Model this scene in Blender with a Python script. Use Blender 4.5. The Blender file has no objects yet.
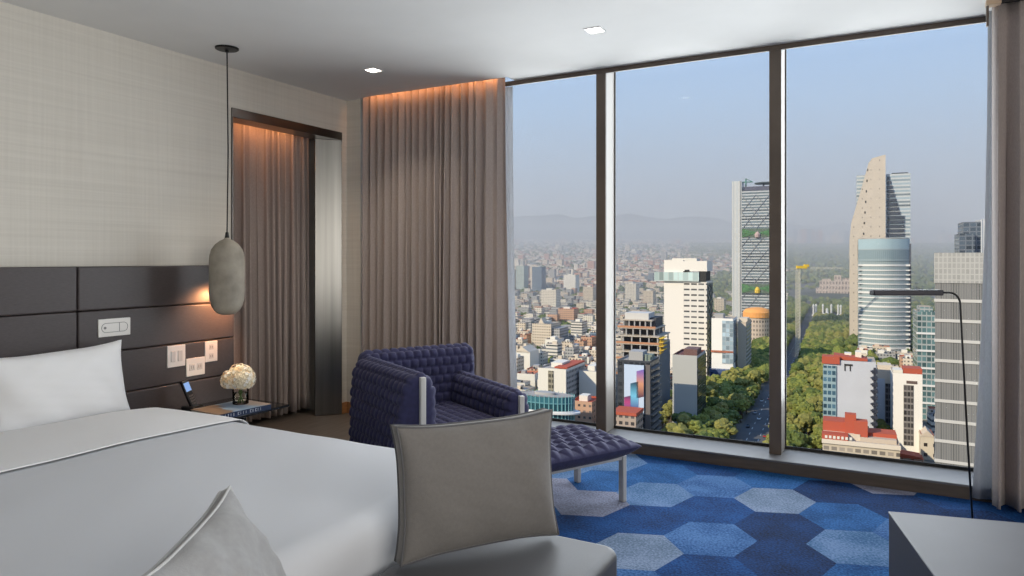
import bpy, bmesh, math, random
import numpy as np
from mathutils import Vector, Matrix, Euler
PI = math.pi
SC = bpy.context.scene
COL = SC.collection
random.seed(7)

# ---------------------------------------------------------------- tagging
def tag(o, label=None, cat=None, group=None, kind=None):
    if label: o['label'] = label
    if cat: o['category'] = cat
    if group: o['group'] = group
    if kind: o['kind'] = kind
    return o

def empty(name, loc=(0, 0, 0), rz=0.0, label=None, cat=None, group=None, kind=None):
    o = bpy.data.objects.new(name, None)
    o.empty_display_size = 0.1
    COL.objects.link(o)
    o.location = loc
    o.rotation_euler = (0, 0, rz)
    return tag(o, label, cat, group, kind)

def copy_tree(o, parent=None):
    c = o.copy()
    COL.objects.link(c)
    c.parent = parent
    for ch in list(o.children):
        copy_tree(ch, c)
    return c

# ---------------------------------------------------------------- materials
def nodes(m):
    m.use_nodes = True
    nt = m.node_tree
    return nt, nt.nodes, nt.links

def mat(name, color, rough=0.6, metal=0.0, spec=0.5, noise=0.0, nscale=20.0, bump=0.0, bscale=80.0,
        coat=0.0, sheen=0.0, stretch=None, trans=0.0, emit=None, estr=0.0):
    m = bpy.data.materials.new(name)
    nt, N, L = nodes(m)
    b = N['Principled BSDF']
    b.inputs['Base Color'].default_value = (*color, 1)
    b.inputs['Roughness'].default_value = rough
    b.inputs['Metallic'].default_value = metal
    b.inputs['Specular IOR Level'].default_value = spec
    b.inputs['Coat Weight'].default_value = coat
    b.inputs['Sheen Weight'].default_value = sheen
    b.inputs['Transmission Weight'].default_value = trans
    if emit:
        b.inputs['Emission Color'].default_value = (*emit, 1)
        b.inputs['Emission Strength'].default_value = estr
    if noise or bump:
        tc = N.new('ShaderNodeTexCoord')
        mp = N.new('ShaderNodeMapping')
        L.new(tc.outputs['Object'], mp.inputs['Vector'])
        if stretch: mp.inputs['Scale'].default_value = stretch
    if noise:
        n = N.new('ShaderNodeTexNoise')
        n.inputs['Scale'].default_value = nscale
        n.inputs['Detail'].default_value = 5
        L.new(mp.outputs['Vector'], n.inputs['Vector'])
        mx = N.new('ShaderNodeMix'); mx.data_type = 'RGBA'
        mx.inputs['A'].default_value = (*[max(0, c * (1 - noise)) for c in color], 1)
        mx.inputs['B'].default_value = (*[min(1, c * (1 + noise)) for c in color], 1)
        mr = N.new('ShaderNodeMapRange')
        mr.inputs['From Min'].default_value = 0.3; mr.inputs['From Max'].default_value = 0.7
        L.new(n.outputs['Fac'], mr.inputs['Value'])
        L.new(mr.outputs['Result'], mx.inputs['Factor'])
        L.new(mx.outputs['Result'], b.inputs['Base Color'])
    if bump:
        n2 = N.new('ShaderNodeTexNoise')
        n2.inputs['Scale'].default_value = bscale
        n2.inputs['Detail'].default_value = 4
        L.new(mp.outputs['Vector'], n2.inputs['Vector'])
        bp = N.new('ShaderNodeBump')
        bp.inputs['Strength'].default_value = bump
        bp.inputs['Distance'].default_value = 0.004
        L.new(n2.outputs['Fac'], bp.inputs['Height'])
        L.new(bp.outputs['Normal'], b.inputs['Normal'])
    return m

def glass_mat(name, tint=(1, 1, 1), refl=0.08, rough=0.0):
    """thin clear sheet: straight-through transmission plus a fresnel mirror"""
    m = bpy.data.materials.new(name)
    nt, N, L = nodes(m)
    N.remove(N['Principled BSDF'])
    out = N['Material Output']
    t = N.new('ShaderNodeBsdfTransparent'); t.inputs['Color'].default_value = (*tint, 1)
    g = N.new('ShaderNodeBsdfGlossy'); g.inputs['Roughness'].default_value = rough
    lw = N.new('ShaderNodeFresnel'); lw.inputs['IOR'].default_value = 1.0 + refl * 5
    mx = N.new('ShaderNodeMixShader')
    L.new(lw.outputs['Fac'], mx.inputs['Fac'])
    L.new(t.outputs['BSDF'], mx.inputs[1]); L.new(g.outputs['BSDF'], mx.inputs[2])
    L.new(mx.outputs['Shader'], out.inputs['Surface'])
    return m

# ---------------------------------------------------------------- mesh building
class MB:
    """collects boxes, prisms, quads and tubes; build() links them as ONE mesh object"""
    def __init__(s):
        s.v = []; s.f = []; s.mi = []; s.uv = []
    def quad(s, pts, mi=0):
        b = len(s.v); s.v.extend(tuple(p) for p in pts)
        s.f.append(tuple(range(b, b + len(pts)))); s.mi.append(mi)
    def box(s, x0, x1, y0, y1, z0, z1, mi=0, top=None):
        p = [(x0, y0, z0), (x1, y0, z0), (x1, y1, z0), (x0, y1, z0), (x0, y0, z1), (x1, y0, z1), (x1, y1, z1), (x0, y1, z1)]
        b = len(s.v); s.v.extend(p)
        for k, f in enumerate(((0, 3, 2, 1), (4, 5, 6, 7), (0, 1, 5, 4), (1, 2, 6, 5), (2, 3, 7, 6), (3, 0, 4, 7))):
            s.f.append(tuple(b + i for i in f)); s.mi.append(top if (k == 1 and top is not None) else mi)
        return s
    def prism(s, poly, z0, z1, mi=0, top=None, axis='z'):
        def P(p, h):
            return (p[0], p[1], h) if axis == 'z' else ((p[0], h, p[1]) if axis == 'y' else (h, p[0], p[1]))
        n = len(poly); b = len(s.v)
        s.v.extend(P(p, z0) for p in poly); s.v.extend(P(p, z1) for p in poly)
        s.f.append(tuple(b + i for i in reversed(range(n)))); s.mi.append(mi)
        s.f.append(tuple(b + n + i for i in range(n))); s.mi.append(mi if top is None else top)
        for i in range(n):
            j = (i + 1) % n
            s.f.append((b + i, b + j, b + n + j, b + n + i)); s.mi.append(mi)
        return s
    def tube(s, pts, r, n=10, mi=0, cap=True):
        pts = [Vector(p) for p in pts]
        rr = r if isinstance(r, (list, tuple)) else [r] * len(pts)
        b = len(s.v); up = None
        for i, p in enumerate(pts):
            d = (pts[min(i + 1, len(pts) - 1)] - pts[max(i - 1, 0)]).normalized()
            if up is None:
                up = d.orthogonal().normalized()
            up = (up - d * up.dot(d)).normalized()
            q = d.cross(up)
            for k in range(n):
                a = 2 * PI * k / n
                s.v.append(tuple(p + (up * math.cos(a) + q * math.sin(a)) * rr[i]))
        for i in range(len(pts) - 1):
            for k in range(n):
                k2 = (k + 1) % n
                s.f.append((b + i * n + k, b + i * n + k2, b + (i + 1) * n + k2, b + (i + 1) * n + k)); s.mi.append(mi)
        if cap:
            s.f.append(tuple(b + k for k in reversed(range(n)))); s.mi.append(mi)
            e = b + (len(pts) - 1) * n
            s.f.append(tuple(e + k for k in range(n))); s.mi.append(mi)
        return s
    def lathe(s, prof, n=32, c=(0, 0), mi=0):
        b = len(s.v); m = len(prof)
        for r, z in prof:
            for k in range(n):
                a = 2 * PI * k / n
                s.v.append((c[0] + r * math.cos(a), c[1] + r * math.sin(a), z))
        for i in range(m - 1):
            for k in range(n):
                k2 = (k + 1) % n
                s.f.append((b + i * n + k, b + i * n + k2, b + (i + 1) * n + k2, b + (i + 1) * n + k)); s.mi.append(mi)
        return s
    def grid(s, P, nu, nv, mi=0, closed_u=False):
        b = len(s.v)
        for j in range(nv):
            for i in range(nu):
                s.v.append(tuple(P(i, j)))
        for j in range(nv - 1):
            for i in range(nu if closed_u else nu - 1):
                i2 = (i + 1) % nu
                s.f.append((b + j * nu + i, b + j * nu + i2, b + (j + 1) * nu + i2, b + (j + 1) * nu + i)); s.mi.append(mi)
        return s
    def build(s, name, mats, parent=None, smooth=False, bevel=0.0, seg=2, uv=False, fix=True, loc=None, rot=None, solid=0.0, subd=0):
        me = bpy.data.meshes.new(name)
        me.from_pydata([tuple(map(float, p)) for p in s.v], [], s.f)
        if not isinstance(mats, (list, tuple)): mats = [mats]
        for m in mats: me.materials.append(m)
        me.polygons.foreach_set('material_index', s.mi)
        if fix:
            bm = bmesh.new(); bm.from_mesh(me)
            bmesh.ops.recalc_face_normals(bm, faces=bm.faces)
            bm.to_mesh(me); bm.free()
        if smooth:
            me.polygons.foreach_set('use_smooth', [True] * len(me.polygons))
        if uv:
            face_uv(me)
        me.update()
        o = bpy.data.objects.new(name, me)
        COL.objects.link(o)
        if parent: o.parent = parent
        if loc: o.location = loc
        if rot: o.rotation_euler = rot
        if bevel:
            md = o.modifiers.new('edge', 'BEVEL'); md.width = bevel; md.segments = seg
            md.limit_method = 'ANGLE'; md.angle_limit = math.radians(40)
            md.harden_normals = False
            me.polygons.foreach_set('use_smooth', [True] * len(me.polygons))
            if hasattr(me, 'set_sharp_from_angle'): me.set_sharp_from_angle(angle=math.radians(45))
        if solid:
            md = o.modifiers.new('cloth', 'SOLIDIFY'); md.thickness = solid; md.offset = 0
        if subd:
            md = o.modifiers.new('sub', 'SUBSURF'); md.levels = subd; md.render_levels = subd
        return o

def face_uv(me):
    """metric UVs: u runs along each wall, v is the height"""
    uvl = me.uv_layers.new(name='UVMap')
    for p in me.polygons:
        n = p.normal
        if abs(n.z) > 0.7:
            for li in p.loop_indices:
                co = me.vertices[me.loops[li].vertex_index].co
                uvl.data[li].uv = (co.x, co.y)
        else:
            t = Vector((-n.y, n.x, 0)).normalized()
            u0 = min(t.dot(me.vertices[v].co) for v in p.vertices)
            for li in p.loop_indices:
                co = me.vertices[me.loops[li].vertex_index].co
                uvl.data[li].uv = (t.dot(co) - u0, co.z)

def fbm(x, y, s=0):
    """cheap smooth wrinkle noise"""
    return (math.sin(x * 1.7 + 1.3 * math.sin(y * 1.1 + s)) + 0.6 * math.sin(x * 3.1 - y * 2.3 + s * 2.1)
            + 0.4 * math.sin(y * 4.7 + x * 1.9 + s * 0.7) + 0.25 * math.sin(x * 7.3 + y * 6.1 + s)) / 2.25

# ---------------------------------------------------------------- camera
YAW = math.radians(28.5)
SA, CA = math.sin(YAW), math.cos(YAW)
FPX, HOR, EYE = 705.0, 259.0, 1.38
cam = bpy.data.cameras.new('camera')
cam.sensor_width = 36.0
cam.lens = 36.0 * FPX / 1024.0
cam.shift_y = -(288.0 - HOR) / 1024.0
cam.clip_start = 0.05
cam.clip_end = 60000
camo = bpy.data.objects.new('camera', cam)
COL.objects.link(camo)
camo.location = (0, 0, EYE)
camo.rotation_euler = (PI / 2, 0, YAW)
SC.camera = camo
SC.view_settings.view_transform = 'Standard'
SC.view_settings.look = 'None'
SC.view_settings.gamma = 1.0
SC.view_settings.use_curve_mapping = False
SC.view_settings.exposure = 0.0
SC.cycles.use_denoising = True
SC.cycles.max_bounces = 10
SC.cycles.transparent_max_bounces = 24
SC.cycles.volume_bounces = 0
SC.cycles.caustics_reflective = False
SC.cycles.caustics_refractive = False
SC.cycles.sample_clamp_indirect = 4.0
# ================================================================ ROOM SHELL
XW, YW, CH = -4.33, 4.94, 2.80          # headboard wall, window plane, ceiling height

def wallpaper():
    m = bpy.data.materials.new('grasscloth wallpaper')
    nt, N, L = nodes(m)
    b = N['Principled BSDF']; b.inputs['Roughness'].default_value = 0.75
    tc = N.new('ShaderNodeTexCoord')
    mixs = []
    for sc_, det in (((1.5, 1.5, 120), 3), ((70, 70, 1.2), 2), ((0.5, 0.5, 40), 2)):
        mp = N.new('ShaderNodeMapping'); mp.inputs['Scale'].default_value = sc_
        L.new(tc.outputs['Object'], mp.inputs['Vector'])
        n = N.new('ShaderNodeTexNoise'); n.inputs['Scale'].default_value = 1.0; n.inputs['Detail'].default_value = det
        L.new(mp.outputs['Vector'], n.inputs['Vector'])
        mixs.append(n)
    a = N.new('ShaderNodeMath'); a.operation = 'ADD'
    L.new(mixs[0].outputs['Fac'], a.inputs[0]); L.new(mixs[1].outputs['Fac'], a.inputs[1])
    a2 = N.new('ShaderNodeMath'); a2.operation = 'ADD'
    L.new(a.outputs[0], a2.inputs[0]); L.new(mixs[2].outputs['Fac'], a2.inputs[1])
    r = N.new('ShaderNodeMapRange'); r.inputs['From Min'].default_value = 1.15; r.inputs['From Max'].default_value = 1.85
    L.new(a2.outputs[0], r.inputs['Value'])
    mx = N.new('ShaderNodeMix'); mx.data_type = 'RGBA'
    mx.inputs['A'].default_value = (0.61, 0.575, 0.515, 1); mx.inputs['B'].default_value = (0.68, 0.645, 0.58, 1)
    L.new(r.outputs['Result'], mx.inputs['Factor']); L.new(mx.outputs['Result'], b.inputs['Base Color'])
    return m

M_paper = wallpaper()
M_ceil = mat('ceiling plaster', (0.78, 0.77, 0.75), 0.85, noise=0.02, nscale=3)
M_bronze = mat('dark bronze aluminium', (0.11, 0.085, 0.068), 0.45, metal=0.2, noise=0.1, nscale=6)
M_skylit = mat('sky lit mullion side', (0.40, 0.37, 0.335), 0.5, metal=0.0)  # mullion metal lightened, glancing sky light painted into its colour
M_gask = mat('black gasket', (0.02, 0.02, 0.02), 0.6)
M_sill = mat('grey sill plate', (0.125, 0.128, 0.138), 0.5, noise=0.06, nscale=8)
M_kerb = mat('bronze kerb', (0.10, 0.078, 0.062), 0.5, metal=0.2, noise=0.15, nscale=5, stretch=(1, 8, 8))
M_glass = glass_mat('window glass', (0.97, 0.985, 0.985), 0.035)
M_steel = mat('brushed steel', (0.23, 0.225, 0.21), 0.28, metal=1.0, noise=0.12, nscale=30, stretch=(1, 1, 0.02))
M_dark = mat('dark cavity', (0.03, 0.028, 0.026), 0.8)
M_plain = mat('painted wall', (0.58, 0.555, 0.51), 0.8)
M_wood = mat('oak baseboard', (0.42, 0.20, 0.08), 0.45, noise=0.25, nscale=6, stretch=(8, 1, 8))

# carpet: hexagon tiles, each with its own dye
HEX_COL = {
 'navy': (0.005, 0.018, 0.075), 'dark': (0.005, 0.040, 0.16), 'blue': (0.006, 0.075, 0.265),
 'mid': (0.016, 0.110, 0.35), 'light': (0.050, 0.175, 0.39), 'pale': (0.16, 0.25, 0.39), 'grey': (0.26, 0.275, 0.37)}
def carpet_mat(nm, c, c2):
    m = bpy.data.materials.new('carpet ' + nm)
    nt, N, L = nodes(m)
    b = N['Principled BSDF']; b.inputs['Roughness'].default_value = 0.95
    b.inputs['Specular IOR Level'].default_value = 0.15
    tc = N.new('ShaderNodeTexCoord')
    n1 = N.new('ShaderNodeTexNoise'); n1.inputs['Scale'].default_value = 5.0; n1.inputs['Detail'].default_value = 3
    n2 = N.new('ShaderNodeTexNoise'); n2.inputs['Scale'].default_value = 85; n2.inputs['Detail'].default_value = 2
    for n in (n1, n2): L.new(tc.outputs['Object'], n.inputs['Vector'])
    ad = N.new('ShaderNodeMath'); ad.operation = 'MULTIPLY_ADD'
    L.new(n2.outputs['Fac'], ad.inputs[0]); ad.inputs[1].default_value = 1.5; L.new(n1.outputs['Fac'], ad.inputs[2])
    r = N.new('ShaderNodeMapRange'); r.inputs['From Min'].default_value = 0.95; r.inputs['From Max'].default_value = 1.55
    L.new(ad.outputs[0], r.inputs['Value'])
    mx = N.new('ShaderNodeMix'); mx.data_type = 'RGBA'
    mx.inputs['A'].default_value = (*c, 1); mx.inputs['B'].default_value = (*c2, 1)
    L.new(r.outputs['Result'], mx.inputs['Factor']); L.new(mx.outputs['Result'], b.inputs['Base Color'])
    bp = N.new('ShaderNodeBump'); bp.inputs['Strength'].default_value = 0.6; bp.inputs['Distance'].default_value = 0.006
    L.new(n2.outputs['Fac'], bp.inputs['Height']); L.new(bp.outputs['Normal'], b.inputs['Normal'])
    return m
hexn = list(HEX_COL)
hex_m = []
for i, k in enumerate(hexn):
    c = HEX_COL[k]; c2 = HEX_COL[hexn[min(i + 2, 6)]]
    hex_m.append(carpet_mat(k, [x * 0.50 for x in c], [0.62 * x + 0.38 * y for x, y in zip(c, c2)]))
V1, V2, D0 = Vector((-0.08, 0.414)), Vector((0.278, 0.32)), Vector((-0.524, 3.85))
W = [(V1 + V2) / 3, (2 * V2 - V1) / 3, (V2 - 2 * V1) / 3]
cells = {(0, 0): 'navy', (1, 0): 'pale', (1, 1): 'navy', (0, 1): 'blue', (-1, 0): 'navy', (-1, 1): 'light', (0, -1): 'mid',
         (1, -2): 'dark', (0, -2): 'pale', (2, -2): 'light', (2, -3): 'grey', (1, -1): 'dark', (2, -1): 'mid', (2, 0): 'blue',
         (3, -2): 'blue', (3, -3): 'blue', (3, -4): 'grey', (4, -4): 'light', (4, -3): 'light', (1, -3): 'dark', (-1, -1): 'dark',
         (-1, -2): 'mid', (1, 2): 'grey', (0, 2): 'navy', (2, 1): 'blue', (-1, 2): 'mid', (4, -2): 'dark', (-2, 1): 'blue',
         (-2, 0): 'mid', (-2, 2): 'dark', (-1, 3): 'navy', (0, 3): 'dark', (-1, 4): 'dark', (-2, 3): 'blue', (3, -1): 'dark', (2, -4): 'blue'}
rr = random.Random(3)
mb = MB()
for i in range(-16, 20):
    for j in range(-20, 16):
        c = D0 + V1 * i + V2 * j
        if not (-3.25 < c.x < 2.9 and -2.5 < c.y < 5.2): continue
        col = cells.get((i, j)) or rr.choice(['navy', 'dark', 'blue', 'mid', 'light', 'pale', 'grey', 'blue'])
        pts = [c + W[0], c + W[1], c + W[2], c - W[0], c - W[1], c - W[2]]
        mb.quad([(p.x, p.y, 0) for p in pts], hexn.index(col))
fl = mb.build('floor', hex_m, fix=False)
tag(fl, kind='structure')
for p in fl.data.polygons:
    if p.normal.z < 0: p.flip()
tag(MB().box(-5.2, 3.0, -2.6, 5.3, -0.30, -0.004).build('floor_slab', M_dark), kind='structure')

tag(MB().box(-4.86, -2.9, -2.4, 5.2, -0.02, -0.002).build('floor_wood', mat('grey brown floorboards', (0.17, 0.145, 0.125), 0.4, noise=0.2, nscale=4, stretch=(12, 1, 1))), kind='structure')
# walls
mb = MB()
mb.box(-4.53, XW, -2.4, 3.604, 0, CH + 0.1)
mb.box(-4.53, XW, 3.604, 4.79, 2.50, CH + 0.1)
mb.box(-4.53, XW, 4.79, 5.2, 0, CH + 0.3)
tag(mb.build('wall_left', M_paper), kind='structure')
tag(MB().box(XW, -4.17, 4.86, 5.2, 0, CH + 0.3).build('wall_return', M_paper), kind='structure')
mb = MB()
mb.box(-5.05, -4.86, 3.3, 5.2, 0, CH)
mb.box(-4.86, -4.53, 3.3, 3.604, 0, CH)
mb.box(-4.86, -4.53, 4.79, 5.2, 0, CH)
mb.box(-4.86, -4.53, 3.604, 4.79, 2.62, CH)
tag(mb.build('wall_alcove', M_plain), kind='structure')
tag(MB().box(-4.53, 2.9, -2.6, -2.4, 0, CH + 0.1).build('wall_back', M_plain), kind='structure')
tag(MB().box(2.7, 2.9, -2.4, 5.2, 0, CH + 0.1).build('wall_right', M_paper), kind='structure')
tag(MB().box(0.62, 2.7, YW, 5.2, 0, CH + 0.1).build('wall_window_side', M_paper), kind='structure')
# ceiling with a curtain slot at the window
SX = -2.66
mb = MB()
mb.box(-5.05, 2.9, -2.6, 4.82, CH, 3.15)
mb.box(SX, 2.9, 4.82, 4.965, CH, 3.15)
mb.box(0.62, 2.9, 4.965, 5.2, CH, 3.15)
mb.box(SX, 0.62, 4.965, 5.2, 2.98, 3.15)
mb.box(-5.05, -4.17, 4.98, 5.2, CH, 3.15)
mb.box(-4.17, SX, 4.98, 5.2, 2.98, 3.15)
mb.box(-5.05, SX, 4.82, 4.98, 2.98, 3.15)
mb.box(-5.05, -4.165, 4.82, 4.98, CH, 2.98)
tag(mb.build('ceiling', M_ceil), kind='structure')

# steel portal of the alcove
mb = MB()
mb.prism([(-4.475, 4.616), (XW + 0.012, 4.785), (XW, 4.80), (-4.505, 4.64)], 0, 2.436)
tag(mb.build('trim_1', M_steel, bevel=0.003), kind='structure')
mb = MB(); mb.box(-4.50, XW + 0.012, 3.604, 4.79, 2.435, 2.505)
mb.box(-4.5, XW + 0.012, 3.604, 3.616, 0, 2.435)
tag(mb.build('trim_2', mat('dark steel header', (0.16, 0.15, 0.14), 0.3, metal=1.0), bevel=0.003), kind='structure')
tag(MB().box(XW, -4.17, 4.848, 4.86, 0, 0.10).box(XW, XW + 0.012, 4.79, 4.86, 0, 0.10).build('baseboard_left', M_wood, bevel=0.002), kind='structure')

# window wall: transom, kerb, mullions, panes
MX = [-4.4, -3.195, -1.966, -0.735, 0.50]
Y0, Y1 = YW, 5.13
tag(MB().box(-4.17, 0.62, Y0, Y0 + 0.02, 2.765, 2.80).build('trim_3', M_bronze, bevel=0.002), kind='structure')
mb = MB(); mb.box(-4.17, 0.62, 4.80, Y0 + 0.02, 0, 0.072)
tag(mb.build('trim_4', M_kerb, bevel=0.004), kind='structure')
tag(MB().box(-4.17, 0.62, 4.795, Y1, 0.072, 0.085).build('window_sill', M_sill, bevel=0.003), kind='structure')
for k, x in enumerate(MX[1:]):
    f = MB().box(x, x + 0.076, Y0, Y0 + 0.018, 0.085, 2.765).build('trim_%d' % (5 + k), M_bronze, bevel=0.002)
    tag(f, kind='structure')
    MB().box(x + 0.003, x + 0.0755, Y0 + 0.018, Y1, 0.085, 2.97).build('mullion', M_skylit, f, bevel=0.002)
    MB().box(x - 0.004, x + 0.083, Y1 - 0.004, Y1 + 0.012, 0.085, 2.97).build('gasket', M_gask, f)
for k in range(4):
    xa, xb = MX[k] + 0.07, MX[k + 1] + 0.005
    f = MB().box(xa, xb, Y1 - 0.012, Y1 - 0.002, 0.085, 0.105).box(xa, xb, Y1 - 0.012, Y1 - 0.002, 2.95, 2.975).build('window_%d' % (k + 1), M_gask)
    tag(f, kind='structure')
    MB().box(xa, xb, Y1 + 0.0, Y1 + 0.008, 0.06, 2.98).build('pane', M_glass, f)

# ---------------------------------------------------------------- ceiling lights
M_lamp = mat('lit lens', (1, 1, 1), 0.5, emit=(1.0, 0.93, 0.82), estr=12.0)
M_white = mat('white metal', (0.78, 0.78, 0.76), 0.4)
def downlight(x, y, label):
    t = empty('downlight', (x, y, CH), 0, label, 'ceiling light', 'square recessed ceiling lights')
    mb = MB(); r, q = 0.055, 0.045
    for a in ((-r, r, -r, -q), (-r, r, q, r), (-r, -q, -q, q), (q, r, -q, q)): mb.box(*a, -0.004, 0.0)
    mb.build('trim_ring', M_white, t)
    MB().box(-q, q, -q, q, -0.002, -0.0005).build('lens', M_lamp, t)
    ld = bpy.data.lights.new('downlight_lamp', 'AREA'); ld.shape = 'SQUARE'; ld.size = 0.085
    ld.energy = 5; ld.color = (1, 0.86, 0.68); ld.spread = math.radians(110)
    lo = bpy.data.objects.new('lamp', ld); COL.objects.link(lo); lo.parent = t; lo.location = (0, 0, -0.008)
downlight(-3.445, 4.157, 'small square lit ceiling downlight near the curtain')
downlight(-1.634, 4.087, 'small square lit ceiling downlight in front of the bare windows')

# ---------------------------------------------------------------- curtains
def cloth_mat(nm, c, c2, tr=0.0):
    m = mat(nm, c, 0.85, noise=0.10, nscale=1.0, bump=0.25, bscale=1.0, sheen=0.2, stretch=(220, 220, 60), spec=0.2)
    if tr:
        nt, N, L = nodes(m)
        b = N['Principled BSDF']; out = N['Material Output']
        t = N.new('ShaderNodeBsdfTranslucent'); t.inputs['Color'].default_value = (*c2, 1)
        mx = N.new('ShaderNodeMixShader'); mx.inputs['Fac'].default_value = tr
        L.new(b.outputs[0], mx.inputs[1]); L.new(t.outputs[0], mx.inputs[2]); L.new(mx.outputs[0], out.inputs['Surface'])
    return m
M_drape = cloth_mat('taupe drape', (0.40, 0.34, 0.315), None)
M_sheer = cloth_mat('white sheer', (0.62, 0.63, 0.65), (0.6, 0.62, 0.65), 0.4)

def curtain(name, p0, p1, z0, z1, folds, amp, seed, material, flare=0.0, nv=26, parent=None, thick=0.004, smooth_from=None, edge_flare=0.0, edge0=0.0):
    """pleated cloth hung between p0 and p1 (plan); folds differ in width and depth and drift a little down the drop"""
    R = random.Random(seed)
    p0, p1 = Vector(p0), Vector(p1)
    ax = (p1 - p0); Lg = ax.length; ax.normalize(); nr = Vector((-ax.y, ax.x))
    wd = [R.uniform(0.6, 1.4) for _ in range(folds)]; tot = sum(wd); cum = [0]
    for w_ in wd: cum.append(cum[-1] + w_ / tot)
    A = [R.uniform(0.6, 1.25) for _ in range(folds)]
    drift = [R.uniform(-1, 1) for _ in range(folds + 1)]; ph = [R.uniform(0, 6.28) for _ in range(folds)]
    per = 12; nu = folds * per + 1
    def P(i, j):
        t = j / (nv - 1); z = z1 + (z0 - z1) * t
        k = min(i // per, folds - 1); f = (i - k * per) / per
        d0 = drift[k] * 0.25 / folds * t; d1 = drift[k + 1] * 0.25 / folds * t
        if k == 0: d0 = edge0 * t * t / Lg
        if k == folds - 1: d1 = edge_flare * t * t / Lg
        u = (cum[k] + d0) * (1 - f) + (cum[k + 1] + d1) * f
        a = amp * A[k] * (0.55 + 0.45 * t + 0.12 * math.sin(3 * t + ph[k]))
        if smooth_from is not None and u > smooth_from: a *= 0.45
        sq = math.sin(2 * PI * f); off = -a * (2 * ((1 + sq) / 2) ** 1.5 - 1 + 0.12 * math.sin(6 * PI * f + ph[k]))
        off += amp * 0.25 * math.sin(2.3 * t + ph[k]) * math.sin(PI * f)
        p = p0 + ax * (u * Lg + 0.25 * a * math.sin(4 * PI * f)) + nr * (off + flare * t)
        return (p.x, p.y, z)
    o = MB().grid(P, nu, nv).build(name, material, parent, smooth=True, fix=False, solid=thick)
    return o
c1 = curtain('window_curtain', (-4.15, 4.88), (-2.715, 4.88), 0.095, 2.96, 19, 0.05, 11, M_drape, smooth_from=0.86, edge_flare=0.06)
tag(c1, 'taupe full length pleated curtain between alcove and bare window', 'curtain')
c2 = curtain('sheer_curtain', (-2.82, 4.955), (-2.685, 4.955), 0.09, 2.76, 3, 0.012, 4, M_sheer, edge_flare=0.05, thick=0.002)
tag(c2, 'narrow white sheer peeking out behind the taupe window curtain', 'curtain')
c3 = curtain('alcove_curtain', (-4.67, 3.62), (-4.67, 4.735), 0.05, 2.60, 14, 0.075, 23, M_drape)
tag(c3, 'taupe pleated curtain hanging inside the steel framed alcove', 'curtain')
c4 = curtain('side_curtain', (0.475, 4.70), (1.65, 4.70), 0.02, 2.795, 9, 0.06, 31, M_drape, flare=-0.02)
tag(c4, 'taupe curtain gathered at the far end of the windows beside reading lamp', 'curtain')
c5 = curtain('sheer_curtain', (0.462, 4.785), (0.64, 4.785), 0.02, 2.78, 3, 0.012, 8, M_sheer, thick=0.002, edge0=-0.075)
tag(c5, 'pale sheer edge showing beside the curtain next to the reading lamp', 'curtain')
t = empty('curtain_track', (0.46, 4.66, CH), 0, 'small beige track end bracket on ceiling above the reading lamp', 'curtain track')
M_beige = mat('beige plastic', (0.62, 0.45, 0.30), 0.5)
MB().box(-0.02, 0.05, -0.03, 0.03, -0.03, 0.0).build('end_cap', M_beige, t, bevel=0.004)
MB().box(0.05, 1.2, -0.012, 0.012, -0.022, 0.0).build('rail', M_dark, t)
MB().box(-0.018, -0.006, -0.012, 0.012, -0.14, -0.03).build('pull_wand', M_bronze, t)

def strip(name, loc, sx, sy, power, color, rot):
    ld = bpy.data.lights.new(name, 'AREA'); ld.shape = 'RECTANGLE'; ld.size = sx; ld.size_y = sy
    ld.energy = power; ld.color = color
    lo = bpy.data.objects.new(name, ld); COL.objects.link(lo); lo.location = loc; lo.rotation_euler = rot
    return lo
# warm LED strips hidden in the curtain slots
strip('slot_strip', (-3.42, 4.832, 2.84), 1.30, 0.012, 1.7, (1, 0.40, 0.14), (math.radians(28), 0, 0))
strip('alcove_strip', (-4.545, 4.05, 2.535), 0.012, 0.8, 2.0, (1, 0.40, 0.14), (0, math.radians(30), 0))

# ================================================================ HEADBOARD WALL
M_lea = mat('aubergine grey leather', (0.070, 0.059, 0.060), 0.42, noise=0.15, nscale=1.2, bump=0.12, bscale=1.0, stretch=(30, 30, 300), spec=0.45)
hb = empty('headboard', (XW + 0.001, 2.4, 0), 0, 'wide dark leather headboard of horizontal padded panels on the wall', 'headboard')
zs = [0.26, 0.542, 0.808, 1.068, 1.337]
ys = [0.05, 1.312, 2.442, 3.572]
for k in range(3):
    for r in range(4):
        g = 0.004
        mb = MB().box(0.012, 0.078, ys[k] - 2.4 + g, ys[k + 1] - 2.4 - g, zs[r] + 0.002, zs[r + 1] - 0.002)
        mb.build('panel', M_lea, hb, bevel=0.009, seg=3)
MB().box(0.0, 0.02, ys[0] - 2.4, ys[3] - 2.4, 0.0, 1.335).build('backing', M_dark, hb)
XH = XW + 0.078
M_plate = mat('white plate plastic', (0.82, 0.80, 0.77), 0.35)
M_grey = mat('grey print', (0.22, 0.22, 0.22), 0.5)
M_lgrey = mat('pale grey key', (0.62, 0.61, 0.60), 0.4)
def plate(name, y0, y1, z0, z1, label, cat):
    t = empty(name, (XH, (y0 + y1) / 2, (z0 + z1) / 2), 0, label, cat)
    w, h = (y1 - y0) / 2, (z1 - z0) / 2
    MB().box(-0.004, 0.008, -w, w, -h, h).build('plate', M_plate, t, bevel=0.003)
    return t, w, h
t, w, h = plate('control_panel', 2.561, 2.765, 0.903, 1.012, 'white bedside control panel with an oval outline above the pillow', 'control panel')
mb = MB(); pts = []
for k in range(49):
    a = 2 * PI * k / 48; cx = 0.055 if math.cos(a) > 0 else -0.055
    pts.append((0.0085, cx + 0.028 * math.cos(a), 0.028 * math.sin(a)))
mb.tube(pts, 0.0016, 6); mb.build('oval_outline', M_grey, t)
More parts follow.
